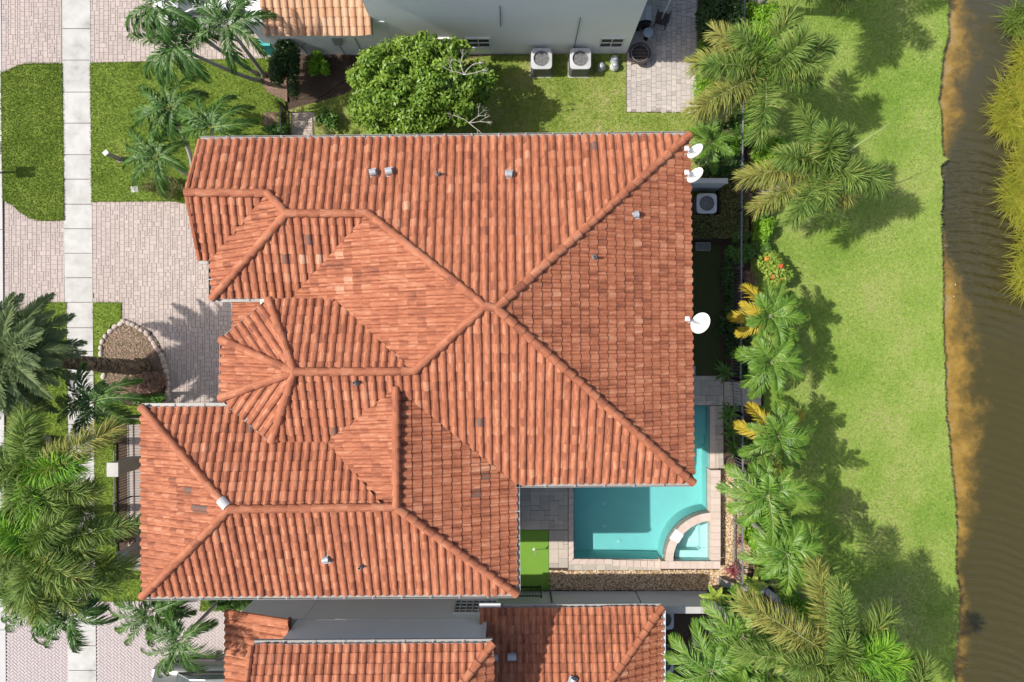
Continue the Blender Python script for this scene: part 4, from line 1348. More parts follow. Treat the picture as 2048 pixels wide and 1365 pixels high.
# outer face
for i in range(len(O) - 1):
    b.poly([Vector((O[i].x, O[i].y, -.2)), Vector((O[i + 1].x, O[i + 1].y, -.2)), O[i + 1], O[i]])
b.build("mosaic_face", m_stoneface, spa)
b = MB()
for i in range(len(O) - 1):
    b.poly([Vector((O[i].x, O[i].y, -1.15)), Vector((O[i + 1].x, O[i + 1].y, -1.15)), Vector((O[i + 1].x, O[i + 1].y, -.2)), Vector((O[i].x, O[i].y, -.2))])
b.build("plaster_face", m_plaster, spa)
b = MB()
ins = I + [topxy(1426, 1121, ZS)]
n = len(ins)
for i in range(n):
    j = (i + 1) % n
    b.poly([ins[i], ins[j], Vector((ins[j].x, ins[j].y, fz)), Vector((ins[i].x, ins[i].y, fz))])
b.poly([Vector((p.x, p.y, fz)) for p in ins])
# bench along the straight sides
cx, cy = ins[-1].x, ins[-1].y
b.prism([Vector((cx - 1.5, cy + .0, 0)), Vector((cx, cy, 0)), Vector((cx, cy + .42, 0)), Vector((cx - .35, cy + .42, 0)), Vector((cx - .5, cy + .3, 0)), Vector((cx - 1.5, cy + .3, 0))], fz, -.08)
b.prism([Vector((cx - .42, cy + .43, 0)), Vector((cx, cy + .43, 0)), Vector((cx, cy + 1.5, 0)), Vector((cx - .42, cy + 1.35, 0))], fz, -.08)
b.build("spa_basin", m_spaplaster, spa)
b = MB(); b.poly([Vector((p.x, p.y, ZS - .09)) for p in ins]); b.build("water_surface", m_spawater, spa)
b = MB()
for x, y in ((1379, 1080), (1400, 1078), (1376, 1100)):
    c = P(x, y, fz); b.lathe(Vector((c.x, c.y, fz)), [(.08, 0), (.07, .02)], 12)
b.build("jet_fitting", m_white, spa)
def ring(root, a, o, z, zb, skip=None):
    for i in range(len(a) - 1):
        if skip and i in skip: continue
        q = [a[i], a[i + 1], o[i + 1], o[i]]
        c = sum(q, Vector()) / 4
        s_ = MB(); s_.prism([p + (c - p) * .015 for p in q], zb, z); s_.build("coping_stone", m_coping, root, color=random.random())
ring(spa, I, O, ZS + .05, -.6, skip=(9, 10))
# spillway slab
b = MB(); q = [I[9], I[11], O[11], O[9]]; c = sum(q, Vector()) / 4
b.prism([c + (p - c) * 1.22 for p in q], ZS - .05, ZS + .06); b.build("spillway_slab", m_white, spa)
# straight walls of the spa and the raised beam beside the pool
def wallrun(x0, y0, x1, y1, z, step, vertical):
    a, c = P(x0, y0, z), P(x1, y1, z)
    n = max(1, round((abs(a.y - c.y) if vertical else abs(c.x - a.x)) / step))
    for i in range(n):
        s_ = MB()
        if vertical:
            ya, yb = a.y + (c.y - a.y) * i / n, a.y + (c.y - a.y) * (i + 1) / n + .008
            s_.prism([Vector((a.x, ya, 0)), Vector((c.x, ya, 0)), Vector((c.x, yb, 0)), Vector((a.x, yb, 0))], -.3, z + random.uniform(0, .004))
        else:
            xa, xb = a.x + (c.x - a.x) * i / n, a.x + (c.x - a.x) * (i + 1) / n - .008
            s_.prism([Vector((xa, a.y, 0)), Vector((xb, a.y, 0)), Vector((xb, c.y, 0)), Vector((xa, c.y, 0))], -.3, z + random.uniform(0, .004))
        s_.build("coping_stone", m_coping, spa, color=random.random())
wallrun(1421.5, 941, 1441, 1122, .42, .3, True)
wallrun(1322, 1123, 1441, 1138, .40, .3, False)
# ================================================================== OBJECTS ON THE GROUND
def copy_tree(o, parent=None, loc=None):
    c = o.copy(); COL.objects.link(c)
    if parent is not None: c.parent = parent
    if loc is not None: c.location = loc
    for ch in list(o.children):
        copy_tree(ch, c)
    return c

# ---- air conditioners
m_actop = MAT("silver_top_paint", [(.42, .43, .44), (.5, .51, .52)], scale=5, rough=.4)
def rsq(hx, hy, r, n=4):
    out = []
    for cx, cy, a in ((hx - r, hy - r, 0), (-hx + r, hy - r, 90), (-hx + r, -hy + r, 180), (hx - r, -hy + r, 270)):
        for k in range(n + 1):
            t = math.radians(a + 90 * k / n); out.append(Vector((cx + r * math.cos(t), cy + r * math.sin(t), 0)))
    return out
def ac_unit(px, py, label, w_=.84, h_=.95, top=None, seed=1):
    """px, py: centre of the top as seen."""
    p = P(px, py, h_)
    t = thing("air_conditioner", label, "air conditioner", (p.x, p.y, 0), "air conditioners beside the houses")
    C = t.location
    sh = lambda pts, s=1: [q * s + Vector((C.x, C.y, 0)) for q in pts]
    b = MB(); o1 = rsq(w_ / 2, w_ / 2, .12)
    b.prism(sh(o1), .04, h_ - .08)
    # louvre slots
    for k in range(9):
        z = .14 + k * .085
        ring = rsq(w_ / 2 + .006, w_ / 2 + .006, .12)
        for i in range(len(ring)):
            a, c = ring[i] + C, ring[(i + 1) % len(ring)] + C
            b.poly([Vector((a.x, a.y, z)), Vector((c.x, c.y, z)), Vector((c.x, c.y, z + .03)), Vector((a.x, a.y, z + .03))])
    b.build("casing", m_greymetal, t)
    b = MB()
    r_in = w_ * .39
    o2 = rsq(w_ / 2 + .012, w_ / 2 + .012, .13)
    def sq(a):
        c_, s_ = math.cos(a), math.sin(a)
        k = (w_ / 2 + .012) / (abs(c_) ** 7 + abs(s_) ** 7) ** (1 / 7)
        return Vector((k * c_, k * s_, 0))
    m_ = 40
    o2 = [sq(2 * math.pi * k / m_) for k in range(m_)]
    circ = [Vector((r_in * math.cos(2 * math.pi * k / m_), r_in * math.sin(2 * math.pi * k / m_), 0)) for k in range(m_)]
    for i in range(m_):
        j = (i + 1) % m_
        A_, B_, C_, D_ = o2[i] + C, o2[j] + C, circ[j] + C, circ[i] + C
        z = h_
        b.poly([Vector((A_.x, A_.y, z - .02)), Vector((B_.x, B_.y, z - .02)), Vector((C_.x, C_.y, z)), Vector((D_.x, D_.y, z))])
        b.poly([Vector((A_.x, A_.y, z - .1)), Vector((B_.x, B_.y, z - .1)), Vector((B_.x, B_.y, z - .02)), Vector((A_.x, A_.y, z - .02))])
        b.poly([Vector((D_.x, D_.y, z)), Vector((C_.x, C_.y, z)), Vector((C_.x, C_.y, z - .16)), Vector((D_.x, D_.y, z - .16))])
    b.build("top_cover", top or m_actop, t)
    b = MB(); b.lathe(C + Vector((0, 0, h_ - .3)), [(r_in, 0), (r_in * .98, .01)], 20); b.build("fan_well", m_black, t)
    nb = 4
    for k in range(nb):
        a = 2 * math.pi * k / nb + seed
        b = MB()
        d, s_ = Vector((math.cos(a), math.sin(a), 0)), Vector((-math.sin(a), math.cos(a), 0))
        q = C + Vector((0, 0, h_ - .16))
        b.poly([q + d * .07 - s_ * .04, q + d * r_in * .92 - s_ * .15 + Vector((0, 0, -.03)), q + d * r_in * .92 + s_ * .14 + Vector((0, 0, .05)), q + d * .07 + s_ * .05 + Vector((0, 0, .03))])
        b.build("fan_blade", m_white, t)
    b = MB(); b.lathe(C + Vector((0, 0, h_ - .17)), [(.08, 0), (.08, .09), (.05, .12)], 12); b.build("fan_hub", m_greymetal, t)
    # wire guard
    b = MB()
    for rr_ in (.45, .8):
        pts = [C + Vector((r_in * rr_ * math.cos(2 * math.pi * k / 18), r_in * rr_ * math.sin(2 * math.pi * k / 18), h_ - .005)) for k in range(19)]
        b.tube(pts, .004, 4)
    for k in range(8):
        a = 2 * math.pi * k / 8
        b.tube([C + Vector((.08 * math.cos(a), .08 * math.sin(a), h_ - .02)), C + Vector((r_in * math.cos(a), r_in * math.sin(a), h_ - .005))], .004, 4)
    b.build("fan_guard", m_black, t)
    b = MB(); b.box(C + Vector((0, 0, .0)), (w_ + .05, w_ + .05, .08)); b.build("base_pad", m_concrete, t)
    return t
ac_unit(1083, 117, "grey air conditioner with silver fan top, left of the pair against the pale house wall", seed=.4)
ac_unit(1161, 117, "grey air conditioner with silver fan top, nearest the round white garden pots", seed=1.1)
ac_unit(1414, 407, "square grey air conditioner in the dark recess behind the clipped hedge", w_=.8, seed=.2)
ac_unit(1328, 1240, "grey air conditioner directly behind the end of the garden wall", w_=.8, seed=.9)
ac_unit(1327, 1330, "grey air conditioner by the lower roof edge among palm fronds at the bottom", w_=.8, seed=.3)

# screen wall by the satellite dishes
b = MB(); a, c = P(1300, 369), P(1441, 369); ws = thing("screen_wall", "short grey screen wall with stone cap beside the house below two satellite dishes", "wall", (a + c) / 2)
b.prism([P(1300, 384), P(1430, 384), P(1430, 377), P(1300, 377)], -.05, 1.55); b.build("wall", m_stucco2, ws)
b = MB(); b.prism([P(1300, 385), P(1432, 385), P(1432, 375), P(1300, 375)], 1.55, 1.63); b.build("cap", m_kerb, ws)

# ---- satellite dishes on the eave
def dish(px, py, z, rad, lnb_px, label, tilt=(-.58, .46, .66)):
    z += .35
    c = P(px, py, z)
    l = P(lnb_px[0], lnb_px[1], z + .12)
    t = thing("satellite_dish", label, "satellite dish", c, "satellite dishes along the east eave")
    n = Vector(tilt).normalized()
    x = Vector((0, 1, 0)).cross(n).normalized(); y = n.cross(x)
    ax = math.radians(60)
    ux, uy = x * math.cos(ax) + y * math.sin(ax), -x * math.sin(ax) + y * math.cos(ax)
    b = MB(); m_ = 24; R_ = 4
    for i in range(R_):
        for k in range(m_):
            q = []
            for (ii, kk) in ((i, k), (i + 1, k), (i + 1, k + 1), (i, k + 1)):
                r = ii / R_; a = 2 * math.pi * kk / m_
                q.append(c + ux * rad * r * math.cos(a) * 1.12 + uy * rad * r * math.sin(a) * .9 + n * (.1 * r * r - .06))
            b.poly(q)
            b.poly([p - n * .012 for p in q][::-1])
    b.build("reflector", m_white, t, smooth=False)
    b = MB(); low = c - x * rad * .9
    foot = l.lerp(c, .35) + Vector((0, -.05, -.2))
    b.tube([c - n * .07, foot, foot + Vector((-.12, 0, -.25))], .022, 8); b.build("mast", m_gutter, t)
    b = MB()
    for s_ in (-1, 1): b.tube([c + uy * s_ * .06 + (l - c) * .35, l], .012, 6)
    b.build("feed_arm", m_gutter, t)
    b = MB(); b.tube([l + Vector((-.06, 0, .02)), l + Vector((.06, 0, -.03))], [.05, .065], 10); b.tube([l + Vector((-.06, .07, .0)), l + Vector((.05, .07, -.04))], [.045, .055], 10); b.build("receiver", m_white, t)
dish(1391, 304, 6.1, .27, (1374, 299), "small white oval satellite dish nearest the top corner of the tiled roof")
dish(1391, 352, 6.1, .28, (1374, 347), "white oval satellite dish directly above the short screen wall")
dish(1401, 647, 6.0, .33, (1375, 640), "largest white satellite dish hanging over the dark turf strip", tilt=(-.40, .16, .90))

# ---- fences made of separate pickets
def fence(name, label, cat, pts, h, sp, mat, post_every=2.2, rail_r=.022, picket=.018, top_rail=None, group=None):
    o = Vector(pts[0])
    t = thing(name, label, cat, (o.x, o.y, 0), group)
    pm = None
    for a, c in zip(pts[:-1], pts[1:]):
        a, c = Vector(a), Vector(c); L_ = (c - a).length; d = (c - a).normalized()
        for z, rr in ((h - .04, top_rail or rail_r), (.16, rail_r)):
            b = MB(); b.beam(a + Vector((0, 0, z)), c + Vector((0, 0, z)), rr * 2, rr * 1.6); b.build("rail", mat, t)
        n = max(1, int(L_ / sp))
        if pm is None:
            b = MB(); b.box((0, 0, h / 2), (picket, picket, h - .06)); pm = b.mesh("picket", mat)
            b = MB(); b.box((0, 0, h / 2 + .03), (.06, .06, h + .06)); b.box((0, 0, h + .07), (.075, .075, .02)); om = b.mesh("post", mat)
        for i in range(1, n):
            p = a + d * (L_ * i / n)
            place("picket", pm, t, Matrix.Translation((p.x, p.y, 0)))
        k = max(1, round(L_ / post_every))
        for i in range(k + 1):
            p = a + d * (L_ * i / k)
            place("post", om, t, Matrix.Translation((p.x, p.y, 0)))
    return t
def G(px, py, h):       # ground point under a fence top seen at (px, py)
    p = P(px, py, h); return Vector((p.x, p.y, 0))
fence("metal_fence", "long grey metal fence with pickets between the garden beds and the lake lawn", "fence", [G(1491, -80, 1.25), G(1484, 420, 1.25), G(1482, 760, 1.25), G(1486, 830, 1.25), G(1486, 1170, 1.25)], 1.25, .125, m_greymetal, top_rail=.028)
fence("metal_fence", "black metal picket fence in front of the house beside the sidewalk palms", "fence", [G(226, 850, 1.25), G(227, 925, 1.25), G(228, 1090, 1.25)], 1.25, .11, m_black)
fence("metal_fence", "black metal side gate fence between bare soil and the shaded side yard", "fence", [G(559, 205, 1.3), G(561, 290, 1.3)], 1.3, .11, m_black)
fence("metal_fence", "black metal fence at the lower end of the putting green", "fence", [Vector((P(1020, 1172).x, P(1000, 1172).y, 0)), Vector((P(1080, 1172).x, P(1000, 1172).y, 0))], 1.2, .11, m_black)
fence("metal_fence", "short black gate panel beside the entry by the corner of the tiled roof", "fence", [G(228, 838, 1.25), G(300, 838, 1.25)], 1.25, .11, m_black)
# stucco gate piers
m_tanst = MAT("tan_stucco", [(.25, .22, .18), (.32, .285, .235)], scale=2, rough=.9, bump=.2)
def pier(px, py, wx, wy, h, label):
    p = P(px, py, h)
    t = thing("gate_pier", label, "pier", (p.x, p.y, 0), "stucco piers of the front fence")
    b = MB(); b.box((p.x, p.y, h / 2 - .05), (wx - .06, wy - .06, h - .05)); b.build("shaft", m_tanst, t)
    b = MB(); b.box((p.x, p.y, h - .03), (wx, wy, .08)); b.build("cap", m_gutter, t)
pier(225, 940, .46, .56, 1.75, "stucco gate pier with pale cap between the fence sections")
pier(244, 1118, .46, .56, 1.75, "stucco gate pier at the lower end of the black front fence")
sheet("entry_path", [(254, 846), (330, 846), (330, 1145), (256, 1145)], -.01, m_paver)
# low wall at the lake-side corner
b = MB(); lw = thing("low_wall", "low grey concrete wall curving between palms at the lower right lawn", "wall", P(1560, 1215))
pts = [(1436, 1158), (1470, 1172), (1525, 1176), (1545, 1190), (1570, 1222), (1600, 1262), (1640, 1330), (1660, 1420)]
for (a, c) in zip(pts[:-1], pts[1:]):
    b.beam(P(*a) + Vector((0, 0, .18)), P(*c) + Vector((0, 0, .18)), .26, .4)
b.build("wall", m_gutter, lw)

# ---- patio things by the pale house
c = P(1280, 107, .45)
t = thing("fire_pit", "round dark bronze fire pit bowl standing on the patio edge", "fire pit", (c.x, c.y, 0))
b = MB(); b.lathe((c.x, c.y, .12), [(.18, 0), (.32, .08), (.38, .22), (.46, .3), (.46, .33), (.37, .33), (.3, .16), (.0, .1)], 28, cap=False); b.build("bowl", m_bronze, t)
b = MB()
for k in range(4):
    a = math.pi / 4 + k * math.pi / 2; d = Vector((math.cos(a), math.sin(a), 0))
    b.tube([Vector((c.x, c.y, .24)) + d * .3, Vector((c.x, c.y, 0)) + d * .42], .022, 6)
b.build("leg", m_bronze, t)
b = MB(); pts = [Vector((c.x + .36 * math.cos(2 * math.pi * k / 24), c.y + .36 * math.sin(2 * math.pi * k / 24), .47)) for k in range(25)]; b.tube(pts, .016, 6)
for k in range(5):
    y = -.28 + k * .14; xx = math.sqrt(.36 ** 2 - y * y); b.tube([Vector((c.x - xx, c.y + y, .47)), Vector((c.x + xx, c.y + y, .47))], .006, 4)
b.build("grate", m_greymetal, t)
c = P(1292, 27, 1.0)
t = thing("barbecue_grill", "stainless barbecue grill with curved handle against the pale house corner", "grill", (c.x, c.y, 0))
b = MB(); b.box((c.x, c.y, .45), (.5, .6, .8)); b.build("cabinet", m_black, t)
b = MB()
for k in range(6):
    a0, a1 = math.pi * k / 6, math.pi * (k + 1) / 6
    f = lambda a, y: Vector((c.x + .27 * math.cos(a), c.y + y, .85 + .22 * math.sin(a)))
    b.poly([f(a0, -.3), f(a0, .3), f(a1, .3), f(a1, -.3)])
b.build("lid", m_steel, t)
b = MB(); b.tube([Vector((c.x + .25, c.y - .25, .95)), Vector((c.x + .36, c.y - .25, .98)), Vector((c.x + .36, c.y + .25, .98)), Vector((c.x + .25, c.y + .25, .95))], .015, 6); b.build("handle", m_steel, t)
def chair(px, py, rz, label):
    c = P(px, py, .5)
    t = thing("patio_chair", label, "chair", (c.x, c.y, 0))
    R_ = Matrix.Translation((c.x, c.y, 0)) @ Matrix.Rotation(rz, 4, 'Z')
    b = MB(); b.box(None, (.5, .5, .05), M=R_ @ Matrix.Translation((0, 0, .43))); b.build("seat", m_bronze, t)
    for k in range(5):
        b = MB(); b.box(None, (.06, .02, .5), M=R_ @ Matrix.Translation((-.2 + k * .1, .27, .7)) @ Matrix.Rotation(-.2, 4, 'X')); b.build("back_slat", m_bronze, t)
    b = MB(); b.box(None, (.52, .03, .06), M=R_ @ Matrix.Translation((0, .32, .97)) @ Matrix.Rotation(-.2, 4, 'X')); b.build("top_rail", m_bronze, t)
    for sx in (-1, 1):
        b = MB(); b.box(None, (.05, .5, .03), M=R_ @ Matrix.Translation((sx * .26, 0, .64))); b.build("armrest", m_bronze, t)
        for sy in (-1, 1):
            b = MB(); b.box(None, (.04, .04, .44), M=R_ @ Matrix.Translation((sx * .23, sy * .22, .21))); b.build("leg", m_bronze, t)
chair(1325, 36, 2.9, "dark slatted patio chair under the porch awning edge")
c = P(1298, 62, .7); t = thing("side_table", "small round pale blue table beside the grill on the patio", "table", (c.x, c.y, 0))
b = MB(); b.lathe((c.x, c.y, .52), [(.2, 0), (.21, .02), (.2, .035)], 20); b.build("table_top", m_bluedish, t)
b = MB(); b.lathe((c.x, c.y, 0), [(.15, 0), (.04, .03), (.025, .5), (.08, .52)], 12); b.build("pedestal", m_black, t)
c = P(1289, 50, .5); t = thing("folding_stool", "small dark folding stool with pale frame near the round blue table", "stool", (c.x, c.y, 0))
R_ = Matrix.Translation((c.x, c.y, 0)) @ Matrix.Rotation(.6, 4, 'Z')
b = MB(); b.box(None, (.3, .26, .03), M=R_ @ Matrix.Translation((0, 0, .45))); b.build("seat", m_black, t)
for sx in (-1, 1):
    b = MB(); b.tube([R_ @ Vector((sx * .16, -.15, 0)), R_ @ Vector((sx * .16, .15, .46))], .014, 6); b.tube([R_ @ Vector((sx * .15, .15, 0)), R_ @ Vector((sx * .15, -.15, .46))], .014, 6); b.build("leg_frame", m_gutter, t)
def urn(px, py, r, h, mat, label, group=None):
    c = P(px, py, h)
    t = thing("garden_pot", label, "pot", (c.x, c.y, 0), group)
    b = MB(); b.lathe((c.x, c.y, 0), [(r * .6, 0), (r * .95, h * .3), (r, h * .55), (r * .75, h * .85), (r * .8, h)], 18); b.build("body", mat, t, smooth=True)
    b = MB(); b.lathe((c.x, c.y, h), [(r * .7, 0), (r * .55, .06), (r * .2, .1)], 16); b.build("lid", m_steel, t, smooth=True)
urn(1203, 132, .2, .3, m_steel, "small dull metal ball-shaped pot alone on the grass beside the pale house", "round pots on the grass")
urn(1230, 117, .19, .35, m_bluedish, "round pot with bluish lid, upper of the two beside the patio", "round pots on the grass")
urn(1230, 130, .19, .38, m_white, "white round pot, lower of the two beside the patio", "round pots on the grass")
# ---- flagstick on the putting green
c = P(1068, 1099, 0); t = thing("golf_flagstick", "white golf flagstick with small flag on the putting green", "golf flag", c)
b = MB(); b.tube([Vector((c.x, c.y, 0)), Vector((c.x, c.y, .75))], .012, 6); b.build("stick", m_white, t)
b = MB(); b.poly([Vector((c.x, c.y, .74)), Vector((c.x + .1, c.y + .17, .69)), Vector((c.x, c.y + .02, .6))]); b.poly([Vector((c.x, c.y, .74)), Vector((c.x, c.y + .02, .6)), Vector((c.x + .1, c.y + .17, .69))]); b.build("flag", m_white, t)
b = MB(); b.lathe((c.x, c.y, .018), [(.06, 0), (.055, .012)], 12); b.build("cup", m_white, t)
# ---- bed light, mailboxes, drain
c = P(211, 306, 1.05); t = thing("path_post", "white square-topped post standing alone on the front lawn", "post", (c.x, c.y, 0))
b = MB(); b.box((c.x, c.y, .5), (.15, .13, 1.0), rz=.75); b.build("shaft", m_tanst, t)
b = MB(); b.box((c.x, c.y, 1.03), (.2, .17, .06), rz=.75); b.build("cap", m_white, t)
b = MB(); b.lathe((c.x, c.y, -.02), [(.16, 0), (.15, .06), (.1, .08)], 10); b.build("base", m_tanst, t)
c = Vector((-21.85, P(0, 346).y, 0)); t = thing("twin_mailbox", "twin black mailboxes on a post at the left picture edge by the kerb", "mailbox", c)
b = MB(); b.box(c + Vector((0, 0, .5)), (.09, .09, 1.0)); b.build("post", m_black, t)
b = MB(); b.box(c + Vector((.2, 0, 1.0)), (.75, .09, .06)); b.build("arm", m_black, t)
for sgn in (-1, 1):
    b = MB()
    q = [c + Vector((0, sgn * .13 + .1 * math.cos(a), 1.05 + (.1 * math.sin(a) if math.sin(a) > 0 else 0) + .12 * (1 if k < 7 else 0))) for k, a in enumerate([math.pi * i / 6 for i in range(7)])]
    q = [c + Vector((0, sgn * .13 - .1, 1.04))] + q[::-1] + [c + Vector((0, sgn * .13 + .1, 1.04))]
    for x0, x1 in ((-.05, .6),):
        A_, B_ = [p + Vector((x0, 0, 0)) for p in q], [p + Vector((x1, 0, 0)) for p in q]
        b.poly(A_); b.poly(B_[::-1])
        for i in range(len(q)): b.poly([A_[i], B_[i], B_[(i + 1) % len(q)], A_[(i + 1) % len(q)]])
    b.build("mailbox_body", m_black, t)
c = P(-4, 297); t = thing("drain_grate", "dark slotted drain grate set in the kerb at the left edge", "grate", (c.x, c.y, 0))
b = MB(); b.box((c.x, c.y, .012), (.4, .55, .02)); b.build("frame", m_greymetal, t)
for k in range(8):
    b = MB(); b.box((c.x, c.y - .22 + k * .062, .03), (.34, .03, .02)); b.build("bar", m_black, t)
# ---- buried pot lid near the gravel
c = P(1461, 925, .3); t = thing("planter", "round dark planter ring at the corner of the pool deck beside palms", "planter", (c.x, c.y, 0))
b = MB(); b.lathe((c.x, c.y, 0), [(.2, 0), (.26, .3), (.28, .32), (.24, .32), (.22, .22)], 22, cap=False); b.build("pot", m_black, t)
b = MB(); b.lathe((c.x, c.y, .2), [(.22, 0), (.1, .03)], 18); b.build("soil", m_soil, t)
c = P(1405, 494, 0); t = thing("ground_box", "rectangular pale outline of a shallow utility box in the dark turf", "utility box", (c.x, c.y, 0))
b = MB()
for dx, dy, lx, ly in ((0, .16, .6, .03), (0, -.16, .6, .03), (-.3, 0, .03, .35), (.3, 0, .03, .35)): b.box((c.x + dx, c.y + dy, .05), (lx, ly, .08))
b.build("rim", m_gutter, t); b = MB(); b.box((c.x, c.y, .03), (.57, .29, .04)); b.build("lid", m_greymetal, t)
# white garden furniture glimpsed between the palms
c = P(1449, 1325, .5); t = thing("garden_bench", "white slatted bench glimpsed between palm fronds at the bottom", "bench", (c.x, c.y, 0))
for k in range(5):
    b = MB(); b.box((c.x, c.y - .2 + k * .1, .45), (.9, .07, .03)); b.build("seat_slat", m_white, t)
for sx in (-1, 1):
    b = MB(); b.box((c.x + sx * .38, c.y, .21), (.06, .4, .42)); b.build("leg", m_white, t)
sheet("mulch_bed", [(1325, 1225), (1445, 1225), (1600, 1300), (1640, 1500), (1325, 1500)], .0, m_soil)

# ---- teal cover by the garage corner
c = P(526, 76, 1.2); t = thing("teal_bin_cover", "teal plastic cover glimpsed under palm fronds at the garage corner", "cover", (c.x, c.y, 0))
b = MB(); b.box((c.x, c.y, .5), (.4, .45, 1.0)); b.build("body", m_cover, t)
b = MB(); b.prism([Vector((c.x - .24, c.y - .27, 0)), Vector((c.x + .24, c.y - .27, 0)), Vector((c.x + .22, c.y + .27, 0)), Vector((c.x - .22, c.y + .27, 0))], 1.0, 1.08); b.build("lid", m_cover, t)

# ---- cars (partly outside the frame)
def car(cx, cy, heading, paint, roofm, label):
    """Length along local x, front towards +x."""
    t = thing("parked_car", label, "car", (cx, cy, 0))
    R_ = Matrix.Translation((cx, cy, 0)) @ Matrix.Rotation(heading, 4, 'Z')
    def loft(st, mat, name, smooth=True):
        b = MB(); rings = []
        for x, hw, z0, z1, cr in st:
            pts = [(-hw * .93, z0), (-hw, z0 + .12), (-hw, z1 - cr), (-hw + cr * .7, z1 - cr * .25), (-hw * .55, z1), (0, z1 + .02), (hw * .55, z1), (hw - cr * .7, z1 - cr * .25), (hw, z1 - cr), (hw, z0 + .12), (hw * .93, z0)]
            rings.append([R_ @ Vector((x, y, z)) for y, z in pts])
        base = len(b.v)
        n = len(rings[0])
        for r_ in rings: b.v.extend([tuple(p) for p in r_])
        for i in range(len(rings) - 1):
            for k in range(n):
                k2 = (k + 1) % n
                b.f.append((base + i * n + k, base + i * n + k2, base + (i + 1) * n + k2, base + (i + 1) * n + k)); b.t.append(0); b.uv.extend([(0, 0)] * 4)
        b.poly(rings[0][::-1]); b.poly(rings[-1])
        return b.build(name, mat, t, smooth=smooth)
    loft([(-2.3, .78, .35, .85, .1), (-2.2, .88, .28, 1.0, .12), (-1.3, .94, .25, 1.05, .12), (0, .95, .25, 1.04, .12), (1.0, .94, .25, 1.02, .12), (1.9, .9, .28, .92, .14), (2.25, .78, .35, .78, .12), (2.32, .66, .4, .66, .1)], paint, "body")
    loft([(-2.05, .72, .95, 1.08, .05), (-1.55, .76, .95, 1.52, .14), (-.3, .78, .95, 1.60, .14), (.35, .76, .95, 1.54, .14), (1.1, .7, .95, 1.06, .05)], m_glass, "glasshouse")
    b = MB()
    for (x0, x1) in ((-1.5, -.6), (-.6, .3)):
        z0, z1 = (1.535, 1.615) if x0 < -.6 else (1.615, 1.57)
        b.poly([R_ @ Vector((x0, -.66, z0 - .01)), R_ @ Vector((x1, -.66, z1 - .01)), R_ @ Vector((x1, .66, z1 - .01)), R_ @ Vector((x0, .66, z0 - .01))])
    for s_ in (-1, 1):
        b.tube([R_ @ Vector((-1.5, s_ * .66, 1.5)), R_ @ Vector((-.3, s_ * .68, 1.59)), R_ @ Vector((.35, s_ * .66, 1.53)), R_ @ Vector((1.1, s_ * .68, 1.03))], .035, 6)
    b.build("car_roof", roofm, t)
    for s_ in (-1, 1):
        b = MB(); b.box(None, (.16, .22, .14), M=R_ @ Matrix.Translation((.72, s_ * 1.02, 1.1))); b.build("wing_mirror", paint, t)
        b = MB(); b.box(None, (.12, .34, .14), M=R_ @ Matrix.Translation((2.22, s_ * .55, .72))); b.build("headlight", m_lamp, t)
        for x in (-1.4, 1.45):
            wq = MB(); n = 16
            c_ = R_ @ Vector((x, s_ * .86, .33)); ax = (R_ @ Vector((0, 1, 0)) - R_ @ Vector((0, 0, 0)))
            wq.tube([c_ - ax * .1, c_ + ax * .1], .33, 16); w2 = wq.build("wheel", m_rubber, t)
            h_ = MB(); h_.tube([c_ - ax * .108, c_ + ax * .108], .19, 12); h_.build("rim", m_steel, w2)
c = P(405, -8, 1.3); car(c.x, c.y, math.pi, m_carw, m_carw, "white car with blue-tinted windows parked under palms at the top edge")
c = P(398, 1392, 1.5); car(c.x, c.y, math.pi, m_card, m_carroof, "dark green car just entering the bottom edge of the picture")
